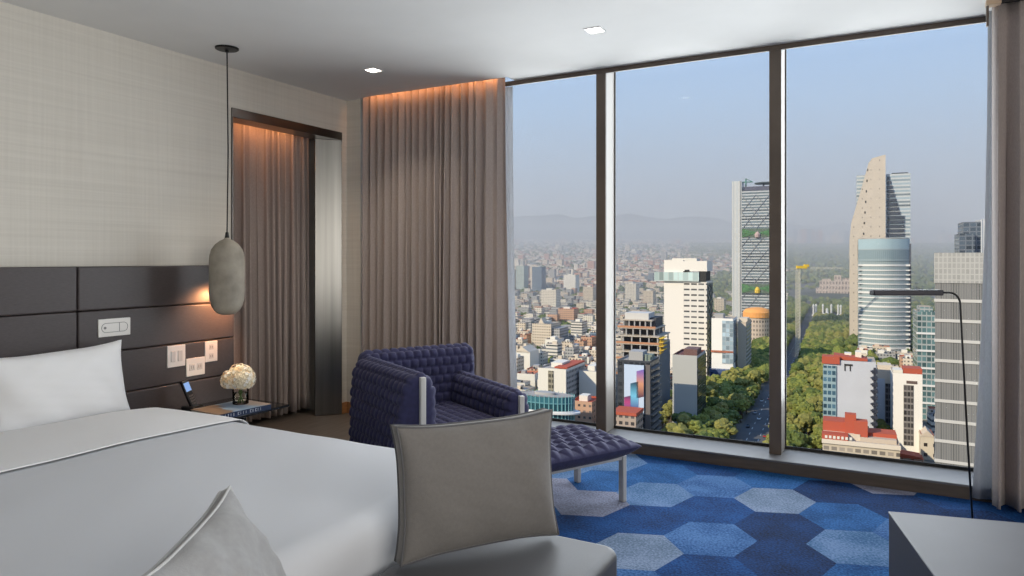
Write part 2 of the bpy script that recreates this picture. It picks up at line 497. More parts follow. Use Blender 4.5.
MB().box(0.007, 0.0095, 0.028, 0.031, -0.028, 0.028).build('divider', M_grey, t)
MB().tube([(0.007, -0.062, 0), (0.0105, -0.062, 0)], 0.008, 14).build('button', M_grey, t)
t, w, h = plate('light_switch', 3.023, 3.158, 0.655, 0.80, 'white double rocker light switch plate, squarest of the headboard plates', 'light switch')
for s in (-1, 1):
    MB().box(0.006, 0.012, s * 0.026 - 0.017, s * 0.026 + 0.017, -0.036, 0.036).build('rocker', M_lgrey, t, bevel=0.002)
t, w, h = plate('wall_socket', 3.166, 3.312, 0.575, 0.698, 'white horizontal wall socket plate set lower than the other headboard plates', 'wall socket')
for s in (-1, 1):
    MB().box(0.006, 0.0095, s * 0.03 - 0.022, s * 0.03 + 0.022, -0.022, 0.022).build('socket_face', M_lgrey, t, bevel=0.002)
    MB().box(0.009, 0.0102, s * 0.03 - 0.010, s * 0.03 - 0.006, -0.010, 0.010).box(0.009, 0.0102, s * 0.03 + 0.006, s * 0.03 + 0.010, -0.010, 0.010).build('slots', M_grey, t)
t, w, h = plate('wall_socket', 3.314, 3.416, 0.655, 0.80, 'white upright wall socket plate just below the hanging pendant', 'wall socket')
for s in (-1, 1):
    MB().box(0.006, 0.0095, -0.018, 0.018, s * 0.032 - 0.018, s * 0.032 + 0.018).build('socket_face', M_lgrey, t, bevel=0.002)
    MB().box(0.009, 0.0102, -0.009, -0.005, s * 0.032 - 0.007, s * 0.032 + 0.007).box(0.009, 0.0102, 0.005, 0.009, s * 0.032 - 0.007, s * 0.032 + 0.007).build('slots', M_grey, t)
# little reading lamp on the headboard, hidden by the pendant from the photograph's side
t = empty('reading_light', (XH, 3.46, 1.13), 0, 'small black wall reading light behind the pendant', 'reading light')
M_black = mat('black metal', (0.012, 0.012, 0.013), 0.35, metal=0.5)
MB().box(0.0, 0.012, -0.02, 0.02, -0.03, 0.03).build('mount', M_black, t, bevel=0.002)
MB().tube([(0.01, 0, 0.0), (0.07, 0, 0.02), (0.125, 0, 0.025)], 0.006).build('arm', M_black, t)
MB().tube([(0.142, 0.012, 0.03), (0.13, -0.012, 0.012)], 0.016, 14).build('lamp_head', M_black, t)

# pendant
t = empty('pendant_lamp', (-3.949, 3.254, CH), 0, 'grey stone capsule pendant lamp hanging on a long thin cord', 'pendant lamp')
M_stone = mat('grey concrete', (0.33, 0.30, 0.25), 0.85, noise=0.22, nscale=9, bump=0.35, bscale=45)
zz = lambda z: z - CH
prof = [(0.0, 1.53), (0.012, 1.528), (0.02, 1.515), (0.045, 1.502), (0.075, 1.478), (0.098, 1.445), (0.109, 1.405), (0.113, 1.36), (0.113, 1.25), (0.113, 1.16), (0.109, 1.11), (0.097, 1.063), (0.078, 1.03), (0.05, 1.01), (0.03, 1.006), (0.0, 1.005)]
MB().lathe([(r, zz(z)) for r, z in prof], 40).build('lamp_body', M_stone, t, smooth=True)
MB().tube([(0, 0, -0.01), (0.004, 0.006, -0.7), (0, 0, zz(1.525))], 0.0045, 8).build('cord', M_black, t)
MB().lathe([(0.0, 0.0), (0.076, 0.0), (0.076, -0.008), (0.07, -0.012), (0.012, -0.014), (0.012, -0.03), (0.0, -0.03)], 32).build('ceiling_canopy', M_black, t, smooth=False)
MB().tube([(0, 0, zz(1.56)), (0, 0, zz(1.52))], [0.009, 0.016], 12).build('cord_grip', M_black, t)

# ================================================================ BED
BY0, BY1, BZ = 0.72, 2.60, 0.53
bed = empty('bed', (-2.95, (BY0 + BY1) / 2, 0), 0, 'king size bed with dark upholstered base against the leather headboard', 'bed')
hw = (BY1 - BY0) / 2
MB().box(-1.24, 1.36, -hw + 0.06, hw - 0.06, 0.06, 0.27).build('bed_base', M_lea, bed, bevel=0.02)
M_linen = mat('white cotton', (0.80, 0.80, 0.81), 0.8, bump=0.08, bscale=260, sheen=0.15, spec=0.25)
MB().box(-1.24, 1.39, -hw + 0.04, hw - 0.04, 0.275, 0.425).build('mattress', M_linen, bed, bevel=0.05, seg=4)
for sx in (-1.1, 1.25):
    for sy in (-1, 1):
        MB().tube([(sx, sy * (hw - 0.2), 0), (sx, sy * (hw - 0.2), 0.07)], 0.03, 12).build('leg', M_black, bed)

def over(t, r):     # rounded fall-off of cloth over an edge: returns (in, down) for arc length t past the edge
    if t <= 0: return t, 0.0
    q = r * PI / 2
    if t < q:
        a = t / r
        return r * math.sin(a), r * (1 - math.cos(a))
    return r, r + (t - q)
def duvet(name, x0, x1, y0, y1, z, material, drop_x, drop_y, r, seed, wr, label, cat, rim=0.0, both=True, puff=0.0, sag=0.0):
    nu, nv = 110, 110
    Lx = (x1 - x0) + drop_x; Ly = (y1 - y0) + 2 * drop_y
    def P(i, j):
        s = i / (nu - 1) * Lx; q = j / (nv - 1) * Ly - drop_y
        inx, dz1 = over(s - (x1 - x0), r)
        x = x1 + inx
        my = (y0 + y1) / 2; half = (y1 - y0) / 2
        d = abs(q - half); sg = 1 if q > half else -1
        iny, dz2 = over(d - half, r)
        y = my + sg * (half + iny)
        dz = dz1 + dz2 if (dz1 == 0 or dz2 == 0) else max(dz1, dz2) + 0.15 * min(dz1, dz2)
        zt = z - dz
        flat = 1.0 if dz == 0 else max(0.0, 1 - dz / 0.1)
        zt += wr * fbm(x * 2.2, y * 2.0, seed) * (0.4 + 0.6 * flat)
        if sag and x < -3.70:
            q_ = min(1.0, (-3.70 - x) / 0.35); zt -= sag * q_ * q_ * (3 - 2 * q_)
        zt += puff * flat * (1 - ((q - half) / half) ** 4 if abs(q - half) < half else 0)
        # soft hanging folds on the drops
        if dz2 > 0.05: y += sg * 0.018 * math.sin(x * 9 + seed) * min(1, dz2 / 0.2)
        if dz1 > 0.05: x += 0.018 * math.sin(y * 9 + seed) * min(1, dz1 / 0.2)
        if rim and s < 0.08:
            zt -= rim * (1 - math.sqrt(max(0, 1 - (1 - s / 0.08) ** 2)))
        return (x, y, zt)
    o = MB().grid(P, nu, nv).build(name, material, smooth=True, fix=False, solid=0.004)
    return tag(o, label, cat)
duvet('duvet', -3.62, -1.57, BY0 + 0.07, BY1 - 0.07, BZ - 0.005, mat('soft white duvet cotton', (0.63, 0.645, 0.68), 0.85, bump=0.08, bscale=260, sheen=0.1, spec=0.2), 0.30, 0.30, 0.09, 2.0, 0.008, 'smooth white duvet spread over the bed', 'duvet', puff=0.015)
d2 = duvet('bed_sheet', -4.22, -3.03, BY0 + 0.05, BY1 - 0.045, BZ + 0.005, mat('white turned sheet', (0.90, 0.90, 0.91), 0.8, bump=0.06, bscale=260), 0.0, 0.34, 0.10, 2.0, 0.008, 'white turned-back sheet folded over duvet below the pillow', 'bed sheet', puff=0.02, sag=0.08)

def pillow_mesh(w, h, T, n=44, pinch=0.06, ear=0.0, edge=0.012, seed=0.0, wr=0.004, m=26):
    """closed cushion: two bulging faces meeting at a rim; local x = width, y = height, z = thickness"""
    mb = MB()
    def shape(u, v, side):
        bx = 1 - pinch * (1 - v * v) * 1.0; by = 1 - pinch * (1 - u * u)
        x = u * w / 2 * bx; y = v * h / 2 * by
        k = (max(0, 1 - u ** 4) * max(0, 1 - v ** 4)) ** 0.55
        k = k * (0.75 + 0.25 * (1 - u * u) * (1 - v * v))
        z = edge + T * k + wr * fbm(u * 5, v * 5, seed) * k + wr * 1.4 * math.sin(9 * u + 4 * v + seed) * (1 - k) * k * 3
        e = ear * (max(0, (abs(u) + abs(v) - 1.4)) / 0.6) ** 2
        return (x + math.copysign(e, u), y + math.copysign(e, v), side * z)
    G = lambda side: (lambda i, j: shape(-1 + 2 * i / (n - 1), -1 + 2 * j / (m - 1), side))
    mb.grid(G(1), n, m); b = n * m
    mb.grid(G(-1), n, m)
    rim = [i for i in range(n)] + [j * n + n - 1 for j in range(1, m)] + [(m - 1) * n + i for i in reversed(range(n - 1))] + [j * n for j in reversed(range(1, m - 1))]
    for a, c in zip(rim, rim[1:] + rim[:1]):
        mb.f.append((a, c, b + c, b + a)); mb.mi.append(0)
    ring = lambda side, off: [Vector(shape(-1 + 2 * (i % n) / (n - 1), -1 + 2 * (i // n) / (m - 1), side)) for i in rim]
    return mb, ring
def frame_rot(xdir, ydir):
    x = Vector(xdir).normalized(); y = Vector(ydir); y = (y - x * y.dot(x)).normalized(); z = x.cross(y)
    return Matrix((x, y, z)).transposed().to_euler()

# pillow leaning on the headboard
pm, _ = pillow_mesh(0.72, 0.40, 0.075, pinch=0.012, ear=0.016, seed=1.0, wr=0.005)
pl = pm.build('pillow', mat('white pillow cotton', (0.84, 0.84, 0.85), 0.8, bump=0.06, bscale=260), smooth=True)
pl.location = (-4.10, 2.26, 0.665); pl.rotation_euler = frame_rot((0, 1, 0.03), (-0.16, 0, 1))
tag(pl, 'large white pillow propped against the dark headboard', 'pillow')

# ---------------------------------------------------------------- bench at the foot of the bed and its cushions
M_bench = mat('grey leather', (0.105, 0.105, 0.112), 0.5, noise=0.06, nscale=5, bump=0.1, bscale=200, spec=0.35)
bx0, bx1, by0, by1, bz = -1.455, -0.836, -0.6, 2.34, 0.38
bn = empty('bench', ((bx0 + bx1) / 2, (by0 + by1) / 2, 0), 0, 'long low grey leather bench along the foot of the bed', 'bench')
hx, hy = (bx1 - bx0) / 2, (by1 - by0) / 2
def rr_poly(hx, hy, r, n=8):
    out = []
    for cx, cy, a0 in ((hx - r, hy - r, 0), (-hx + r, hy - r, PI / 2), (-hx + r, -hy + r, PI), (hx - r, -hy + r, 1.5 * PI)):
        for k in range(n + 1):
            a = a0 + PI / 2 * k / n
            out.append((cx + r * math.cos(a), cy + r * math.sin(a)))
    return out
MB().prism(rr_poly(hx, hy, 0.06), 0.25, bz).build('seat_pad', M_bench, bn, bevel=0.028, seg=5)
pp = rr_poly(hx + 0.001, hy + 0.001, 0.06)
MB().tube([(p[0], p[1], 0.262) for p in pp + pp[:1]], 0.006, 6).build('piping', M_bench, bn, smooth=True)
MB().box(-hx + 0.04, hx - 0.04, -hy + 0.05, hy - 0.05, 0.06, 0.25).build('bench_base', M_lea, bn, bevel=0.01)
for sx in (-1, 1):
    for sy in (-1, 1):
        MB().tube([(sx * (hx - 0.12), sy * (hy - 0.15), 0), (sx * (hx - 0.12), sy * (hy - 0.15), 0.07)], 0.025, 12).build('leg', M_black, bn)

M_cush = mat('warm grey wool', (0.20, 0.188, 0.178), 0.9, noise=0.05, nscale=90, bump=0.2, bscale=320, sheen=0.25, spec=0.2)
M_pipe = mat('dark grey piping', (0.12, 0.12, 0.125), 0.8)
M_pipe2 = mat('pale grey piping', (0.50, 0.50, 0.50), 0.8)
def scatter_cushion(w, h, T, loc, xdir, ydir, seed, label, piping, edge=0.03, m=M_cush, wr=0.003):
    mb, ring = pillow_mesh(w, h, T, pinch=0.028, ear=0.012, edge=edge, seed=seed, wr=wr, n=56, m=44)
    t = empty('cushion', loc, 0, label, 'cushion', None)
    t.rotation_euler = frame_rot(xdir, ydir)
    mb.build('cover', m, t, smooth=True)
    for s in (1, -1):
        r = ring(s, 0)
        MB().tube(r + r[:1], 0.0042, 6).build('piping', piping, t, smooth=True)
    return t
scatter_cushion(0.555, 0.41, 0.07, (-1.255, 2.065, 0.618), (0.573, 0.82, 0), (-0.09, 0.06, 1), 2.0,
                'grey cushion with dark piping standing upright on the end of the bench', M_pipe)
scatter_cushion(0.55, 0.44, 0.07, (-1.318, 1.10, 0.562), (-0.55, 0.84, 0), (-0.383, -0.25, 0.888), 6.5,
                'pale grey wrinkled cushion with light piping leaning against the foot of the white bed', M_pipe2,
                m=mat('pale grey wool', (0.31, 0.31, 0.315), 0.9, noise=0.06, nscale=60, bump=0.25, bscale=320, sheen=0.25, spec=0.2), wr=0.007, edge=0.014)

# ================================================================ NIGHTSTAND AND WHAT STANDS ON IT
NZ = 0.372
M_gloss = mat('black lacquer glass', (0.012, 0.012, 0.013), 0.08, spec=0.6)
ns = empty('nightstand', (-3.97, 3.16, 0), 0, 'low black glossy nightstand beside the bed', 'nightstand')
MB().box(-0.275, 0.275, -0.41, 0.41, NZ - 0.018, NZ).build('table_top', M_gloss, ns, bevel=0.003)
MB().box(-0.27, 0.0, -0.36, 0.30, 0.10, 0.115).build('lower_shelf', M_gloss, ns, bevel=0.002)
for sy in (-0.33, 0.28):
    MB().box(-0.27, -0.02, sy - 0.012, sy + 0.012, 0.0, NZ - 0.018).build('side_panel', M_black, ns, bevel=0.002)
# book
M_bookblue = mat('navy cloth', (0.018, 0.035, 0.09), 0.5)
M_paperp = mat('book pages', (0.55, 0.50, 0.44), 0.8)
bk = empty('book', (-3.84, 3.20, NZ), math.radians(-4), 'large navy photo book lying under the flower vase', 'book')
def cover_mat():
    m = bpy.data.materials.new('printed cover')
    nt, N, L = nodes(m); b = N['Principled BSDF']; b.inputs['Roughness'].default_value = 0.3
    tc = N.new('ShaderNodeTexCoord'); n = N.new('ShaderNodeTexNoise'); n.inputs['Scale'].default_value = 9; n.inputs['Detail'].default_value = 4
    L.new(tc.outputs['Object'], n.inputs['Vector'])
    sp = N.new('ShaderNodeSeparateXYZ'); L.new(tc.outputs['Object'], sp.inputs[0])
    ad = N.new('ShaderNodeMath'); ad.operation = 'MULTIPLY_ADD'; ad.inputs[1].default_value = 0.25
    L.new(n.outputs['Fac'], ad.inputs[0]); L.new(sp.outputs['Y'], ad.inputs[2])
    r = N.new('ShaderNodeValToRGB'); e = r.color_ramp.elements
    e[0].position = 0.0; e[0].color = (0.30, 0.20, 0.13, 1); e[1].position = 0.22; e[1].color = (0.36, 0.48, 0.62, 1)
    x = e.new(0.06); x.color = (0.22, 0.15, 0.10, 1); x = e.new(0.09); x.color = (0.30, 0.42, 0.58, 1); x = e.new(0.27); x.color = (0.52, 0.42, 0.36, 1)
    L.new(ad.outputs[0], r.inputs['Fac']); L.new(r.outputs['Color'], b.inputs['Base Color'])
    return m
MB().box(-0.14, 0.138, -0.195, 0.195, 0.003, 0.033).build('page_block', M_paperp, bk)
MB().box(-0.145, 0.145, -0.20, 0.20, 0.0, 0.003).box(0.138, 0.145, -0.20, 0.20, 0.003, 0.033).build('spine', M_bookblue, bk)
MB().box(-0.145, 0.145, -0.20, 0.20, 0.033, 0.036).build('cover', cover_mat(), bk)
mb = MB(); R = random.Random(4)
y = -0.15
for kk, k in enumerate('IIIICIIIOICII'):
    if kk in (4, 8): y += 0.012
    w_ = R.choice((0.006, 0.009))
    if k == 'I': mb.box(0.145, 0.1457, y, y + w_ * 0.5, 0.008, 0.027)
    else:
        for q in ((y, y + 0.004, 0.008, 0.027), (y, y + 0.012, 0.008, 0.011), (y, y + 0.012, 0.024, 0.027)): mb.box(0.145, 0.1457, *q)
    y += 0.020
mb.build('spine_lettering', mat('silver print', (0.62, 0.66, 0.72), 0.5), bk)
# vase and hydrangea
VX, VY, VZ = -3.86, 3.29, NZ + 0.036
vs = empty('vase', (VX, VY, VZ), 0, 'small clear glass cylinder vase on the book', 'vase')
M_vglass = glass_mat('vase glass', (0.97, 0.985, 0.98), 0.05)
MB().lathe([(0.0, 0.002), (0.05, 0.002), (0.052, 0.006), (0.052, 0.107)], 32).build('glass_body', M_vglass, vs, smooth=True)
MB().lathe([(0.0, 0.013), (0.047, 0.013), (0.047, 0.075), (0.0, 0.075)], 24).build('water', glass_mat('water', (0.94, 0.97, 0.94), 0.06), vs, smooth=True)
fw = empty('hydrangea', (VX, VY, VZ + 0.008), 0, 'round bunch of cream hydrangea blooms in the glass vase', 'flowers')
M_stem = mat('green stem', (0.10, 0.17, 0.05), 0.6)
for k in range(3):
    a = 2.1 * k + 0.4
    MB().tube([(0.022 * math.cos(a), 0.022 * math.sin(a), 0), (-0.012 * math.cos(a), -0.012 * math.sin(a), 0.07), (0.03 * math.cos(a + 0.5), 0.03 * math.sin(a + 0.5), 0.14)], 0.0045, 8).build('stem', M_stem, fw, smooth=True)
R = random.Random(9)
heads = [((0.0, 0.0, 0.175), 0.085), ((0.045, -0.02, 0.155), 0.068), ((-0.038, -0.038, 0.155), 0.068), ((-0.01, 0.045, 0.155), 0.068)]
pal = [mat('cream petal', (0.90, 0.82, 0.64), 0.7), mat('lamp warmed petal', (0.90, 0.70, 0.44), 0.7), mat('white petal', (0.92, 0.90, 0.84), 0.7)]
for (hc, hr) in heads:
    mb = MB(); hc = Vector(hc)
    nfl = 95
    for q in range(nfl):
        z = 1 - 2 * (q + 0.5) / nfl; th = q * 2.39996
        if z < -0.75: continue
        d = Vector((math.sqrt(1 - z * z) * math.cos(th), math.sqrt(1 - z * z) * math.sin(th), z))
        c = hc + d * hr * R.uniform(0.90, 1.08)
        t1 = d.orthogonal().normalized(); t2 = d.cross(t1)
        a0 = R.uniform(0, 6.28); s = R.uniform(0.012, 0.016)
        mi = 1 if (R.random() < 0.35 - 0.25 * d.x) else (0 if R.random() < 0.6 else 2)  # more orange petals towards the headboard, painting in warm lamp light
        for k in range(4):
            a = a0 + k * PI / 2; u = t1 * math.cos(a) + t2 * math.sin(a); w_ = d.cross(u)
            mb.quad([c, c + u * s * 0.6 + w_ * s * 0.5 + d * 0.003, c + u * s * 1.15 + d * 0.001, c + u * s * 0.6 - w_ * s * 0.5 + d * 0.003], mi)
    # green core so the cluster is solid
    mb.lathe([(hr * 0.86 * math.sin(PI * k / 10), hc.z - hr * 0.86 * math.cos(PI * k / 10)) for k in range(11)], 16, (hc.x, hc.y), 3)
    mb.build('bloom', pal + [mat('cream core', (0.78, 0.70, 0.52), 0.8)], fw, fix=False, solid=0.0012)
# cordless phone in its cradle
ph = empty('telephone', (-4.12, 3.12, NZ), math.radians(8), 'black cordless telephone with lit blue screen in its cradle on the nightstand', 'telephone')
M_ph = mat('black plastic', (0.014, 0.014, 0.016), 0.3)
MB().box(-0.055, 0.055, -0.05, 0.05, 0, 0.03).build('cradle', M_ph, ph, bevel=0.008)
hs = MB().box(-0.012, 0.012, -0.028, 0.028, 0.0, 0.19).build('handset', M_ph, ph, bevel=0.006)
hs.location = (0.015, 0.0, 0.018); hs.rotation_euler = (math.radians(9), math.radians(-20), 0)
MB().box(0.0115, 0.0128, -0.023, 0.023, 0.115, 0.175).build('screen', mat('lit screen', (0.1, 0.2, 0.4), 0.3, emit=(0.30, 0.50, 0.95), estr=0.55), hs)
mb = MB()
for r_ in range(4):
    for c_ in range(3): mb.box(0.011, 0.0132, -0.017 + c_ * 0.0125, -0.008 + c_ * 0.0125, 0.022 + r_ * 0.018, 0.034 + r_ * 0.018)
mb.build('keypad', mat('phone keys', (0.12, 0.10, 0.10), 0.4), hs)

# ================================================================ QUILTED ARMCHAIR AND STOOL
M_quilt = mat('navy violet wool', (0.033, 0.034, 0.088), 0.85, noise=0.15, nscale=40, bump=0.3, bscale=400, sheen=0.12, spec=0.2)
M_frame = mat('pale lacquered metal', (0.55, 0.545, 0.53), 0.4)

def quilt(a, b, A, s, e, flip=False):
    r = math.floor(s / b); off = 0.5 * (r % 2)
    fx = (e / a + off) % 1.0; fy = (s / b) % 1.0
    hx_ = max(0.0, 1 - abs(2 * fx - 1) ** 2.4); hy_ = max(0.0, 1 - abs(2 * fy - 1) ** 2.4)
    # each block is a flap: thick along one edge, tucked under its neighbour at the other
    return A * (hx_ * hy_) ** 0.5 * (0.65 + 0.35 * fy)

def resample(prof, n, closed=True):
    P = [Vector(p) for p in prof]
    if closed: P = P + [P[0]]
    L_ = [0]
    for a, b in zip(P, P[1:]): L_.append(L_[-1] + (b - a).length)
    out = []
    m = n if closed else n - 1
    k = 0
    for i in range(n):
        t = L_[-1] * i / m
        while k < len(P) - 2 and L_[k + 1] < t: k += 1
        f = (t - L_[k]) / max(1e-9, L_[k + 1] - L_[k])
        out.append(P[k].lerp(P[k + 1], f))
    return out, L_[-1]

def smooth_loop(pts, it=3):
    n = len(pts)
    for _ in range(it):
        pts = [(pts[i - 1] + pts[i] * 2 + pts[(i + 1) % n]) / 4 for i in range(n)]
    return pts

def quilted_bar(name, prof, e0, e1, axis, parent, a=0.058, b=0.062, A=0.024, capr=0.035, prof2=None, shear=None):
    """a thick quilted pad: closed profile loop (lateral, height) swept along local x or y from e0 to e1, rounded ends"""
    pr, per = resample(prof, 168); pr = smooth_loop(pr, 4)
    pr2 = smooth_loop(resample(prof2, 168)[0], 4) if prof2 else pr
    n = len(pr); rows = max(2, round(per / b / 2) * 2); bb = per / rows
    L_ = e1 - e0; ne = int(L_ / a * 8) + 1; aa = L_ / max(1, round(L_ / a))
    es = [(e0 + capr * (1 - math.cos(k * PI / 12)), math.sin(k * PI / 12)) for k in range(0, 6)]
    es = es + [(e0 + capr + (L_ - 2 * capr) * k / ne, 1.0) for k in range(ne + 1)] + [(e1 - capr * (1 - math.cos(k * PI / 12)), math.sin(k * PI / 12)) for k in reversed(range(0, 6))]
    mb = MB()
    def ptn(i, j):
        e, sc_ = es[j]
        f = (e - e0) / L_
        q = pr[i].lerp(pr2[i], f)
        nx = (pr[(i + 1) % n] - pr[i - 1]).lerp(pr2[(i + 1) % n] - pr2[i - 1], f)
        nn = Vector((nx.y, -nx.x)).normalized()
        s = per * i / n
        h = quilt(aa, bb, A, s, e - e0) * (sc_ ** 2)
        q = q + nn * (h - capr * 0.9 * (1 - sc_))
        return (e, q.x, q.y) if axis == 'x' else (q.x, e, q.y)
    mb.grid(ptn, n, len(es), closed_u=True)
    nv = len(es)
    for j in (0, nv - 1):       # end caps
        c = len(mb.v)
        P_ = [Vector(mb.v[j * n + i]) for i in range(n)]
        m_ = sum(P_, Vector()) / n
        prev = [j * n + i for i in range(n)]
        for sft in (0.75, 0.45, 0.15):
            st = len(mb.v)
            mb.v.extend(tuple(m_.lerp(p, sft)) for p in P_)
            for i in range(n):
                i2 = (i + 1) % n
                mb.f.append((prev[i], prev[i2], st + i2, st + i)); mb.mi.append(0)
            prev = [st + i for i in range(n)]
        mb.f.append(tuple(prev)); mb.mi.append(0)
    return mb.build(name, M_quilt, parent, smooth=True)

CH_RZ = math.radians(-28.1)
ch = empty('armchair', (-2.449, 3.614, 0), CH_RZ, 'navy quilted armchair with pale metal posts by the curtain', 'armchair')
def arm_prof(w0, top, z0, flare):
    """profile ccw: outside down-left"""
    w = w0
    return [(-w - flare, z0), (w * 0.9, z0), (w, z0 + 0.1), (w * 0.95, top - w * 1.1), (w * 0.75, top - w * 0.35), (w * 0.3, top), (-w * 0.3, top),
            (-w * 0.8, top - w * 0.4), (-w * 1.05, top - w * 1.3), (-w - flare * 0.6, (top + z0) / 2)]
yl, yr_ = -0.325, 0.325
lp = [(x + yl, z) for x, z in arm_prof(0.088, 0.745, 0.20, 0.02)]
lp2 = [(x + yl, z) for x, z in arm_prof(0.09, 0.735, 0.20, 0.055)]
quilted_bar('side_rest', lp, -0.44, 0.37, 'x', ch, prof2=lp2)
rp = [(-x + yr_, z) for x, z in reversed(arm_prof(0.065, 0.60, 0.20, 0.04))]
rp2 = [(-x + yr_, z) for x, z in reversed(arm_prof(0.065, 0.575, 0.20, 0.02))]
quilted_bar('side_rest', rp, -0.40, 0.37, 'x', ch, prof2=rp2)
bp_ = [(x - 0.44, z) for x, z in arm_prof(0.075, 0.775, 0.20, 0.05)]
quilted_bar('backrest', bp_, -0.37, 0.46, 'y', ch, capr=0.05)
sp_ = [(-0.255, 0.29), (0.255, 0.29), (0.262, 0.36), (0.25, 0.405), (-0.25, 0.405), (-0.262, 0.36)]
quilted_bar('seat', sp_, -0.36, 0.40, 'x', ch)
for (x, y, h) in ((0.385, yl, 0.735), (0.385, yr_, 0.565), (-0.42, yl, 0.70), (-0.42, yr_, 0.55)):
    MB().box(x - 0.013, x + 0.013, y - 0.016, y + 0.016, 0.0, h).build('post', M_frame, ch, bevel=0.004)
for y in (yl, yr_):
    MB().box(-0.42, 0.385, y - 0.012, y + 0.012, 0.25, 0.28).build('side_rail', M_frame, ch, bevel=0.003)
for x in (-0.41, 0.375):
    MB().box(x - 0.012, x + 0.012, yl, yr_, 0.25, 0.28).build('cross_rail', M_frame, ch, bevel=0.003)

st = empty('footstool', (-1.695, 3.56, 0), CH_RZ, 'navy woven footstool on pale metal legs in front of the armchair', 'footstool')
hxs, hys = 0.285, 0.43
mb = MB(); nu, nv = 120, 176
def stool_top(side):
    def P(i, j):
        u = -1 + 2 * i / (nu - 1); v = -1 + 2 * j / (nv - 1)
        x, y = u * hxs, v * hys
        k = (max(0, 1 - abs(u) ** 5) * max(0, 1 - abs(v) ** 6)) ** 0.5
        if side > 0:
            # woven tufts: diagonal rows of puffed triangles
            a = 0.082; r = math.floor((x + hxs) / a); off = 0.5 * (r % 2)
            fy = ((y + hys) / a + off) % 1.0; fx = ((x + hxs) / a) % 1.0
            tri = max(0.0, 1 - abs(2 * fy - 1) / max(0.08, 1.05 - 0.85 * fx))
            h = 0.024 * (tri ** 0.6) * (0.45 + 0.55 * (1 - fx)) * min(1, fx * 6 + 0.25)
            return (x, y, 0.335 + (0.034 + h) * k)
        return (x, y, 0.335 - 0.075 * k)
    return P
mb.grid(stool_top(1), nu, nv); b0 = nu * nv; mb.grid(stool_top(-1), nu, nv)
mb.build('cushion_pad', M_quilt, st, smooth=True)
for y in (-0.36, 0.40):
    MB().box(-0.25, 0.16, y - 0.012, y + 0.012, 0.238, 0.262).build('frame_rail', M_frame, st, bevel=0.003)
for x in (-0.25, 0.16):
    MB().box(x - 0.012, x + 0.012, -0.36, 0.40, 0.238, 0.262).build('frame_rail', M_frame, st, bevel=0.003)
for x in (-0.25, 0.16):
    for y in (-0.36, 0.40):
        MB().box(x - 0.02, x + 0.02, y - 0.013, y + 0.013, 0, 0.262).build('leg', M_frame, st, bevel=0.003)

# ================================================================ READING LAMP
Lx, Ly = 0.313, 3.70
fl_ = empty('floor_lamp', (Lx, Ly, 0), 0, 'slim black reading floor lamp with a flat bar head in front of window', 'floor lamp')
MB().lathe([(0, 0), (0.10, 0), (0.10, 0.008), (0.095, 0.012), (0, 0.012)], 32).build('base', M_black, fl_)
top = Vector((-0.06, -0.03, 1.182))
hd = Vector((-0.8788, -0.4772, 0))
pts = [(0, 0, 0.01), (-0.03, -0.015, 0.55), tuple(top)]
for k in range(1, 7):
    a = PI / 2 * k / 6
    pts.append(tuple(top + hd * (0.05 * (1 - math.cos(a))) + Vector((0, 0, 0.05 * math.sin(a)))))
end = top + hd * 0.085 + Vector((0, 0, 0.05)); pts.append(tuple(end))
MB().tube(pts, 0.0044, 10).build('pole', M_black, fl_, smooth=True)
M_purp = mat('dark plum metal', (0.010, 0.008, 0.018), 0.55)
hm = MB().box(0, 0.305, -0.022, 0.022, -0.012, 0.012).build('lamp_head', M_purp, fl_, bevel=0.004)
hm.location = end; hm.rotation_euler = (0, 0, math.atan2(hd.y, hd.x))
MB().box(0.03, 0.28, -0.015, 0.015, -0.0135, -0.0115).build('diffuser', M_white, hm)

# ================================================================ DESK CORNER
M_desk = mat('slate blue lacquer', (0.135, 0.14, 0.16), 0.5, noise=0.08, nscale=2.5, bump=0.03, bscale=300, spec=0.3)
M_desk2 = mat('dark slate side', (0.055, 0.055, 0.065), 0.5)
dk = empty('desk', (-0.016, 2.118, 0), math.radians(13.0), 'slate grey lacquered desk with a dark side panel', 'desk')
DZ = 0.712
MB().box(0.0, 1.35, -0.95, 0.0, DZ - 0.006, DZ).build('desk_top', M_desk, dk, bevel=0.0025)
MB().prism([(0.002, -0.002), (0.002, -0.948), (0.03, -0.948), (0.03, -0.002)], 0.0, DZ - 0.006).build('side_panel', M_desk2, dk)
MB().box(1.32, 1.348, -0.948, -0.002, 0, DZ - 0.006).build('side_panel', M_desk2, dk)
MB().box(0.03, 1.32, -0.03, -0.004, 0.1, DZ - 0.006).build('back_panel', M_desk2, dk)
# ================================================================ THE CITY OUTSIDE
GZ = EYE - 100.0                     # street level far below the room
G = math.radians(3.7)                # the avenue and its blocks are turned a little from the room
CG, SG = math.cos(G), math.sin(G)
UX, VX_ = Vector((CG, SG)), Vector((-SG, CG))      # across the avenue / along the avenue
FW, RT = Vector((-SA, CA)), Vector((CA, SA))

def plan(px, d):
    return FW * d + RT * (d * (px - 512.0) / FPX)
def zat(py, d):
    return EYE - (py - HOR) / FPX * d
def front(xl, xr, d):
    """left front corner and width of a block whose front faces down the avenue"""
    A = plan(xl, d); k = (xr - 512.0) / FPX
    return A, (k * A.dot(FW) - A.dot(RT)) / (UX.dot(RT) - k * UX.dot(FW))
def uvp(p): return p.dot(UX), p.dot(VX_)
AV_U = uvp(FW * 369 + RT * 123.5)[0]               # centre line of the avenue

def rise(x, y):
    """the valley floor climbs slowly towards the far hills"""
    d = x * FW.x + y * FW.y
    t = max(0.0, d - 1500.0)
    return 0.047 * t if t < 7500 else 352.5

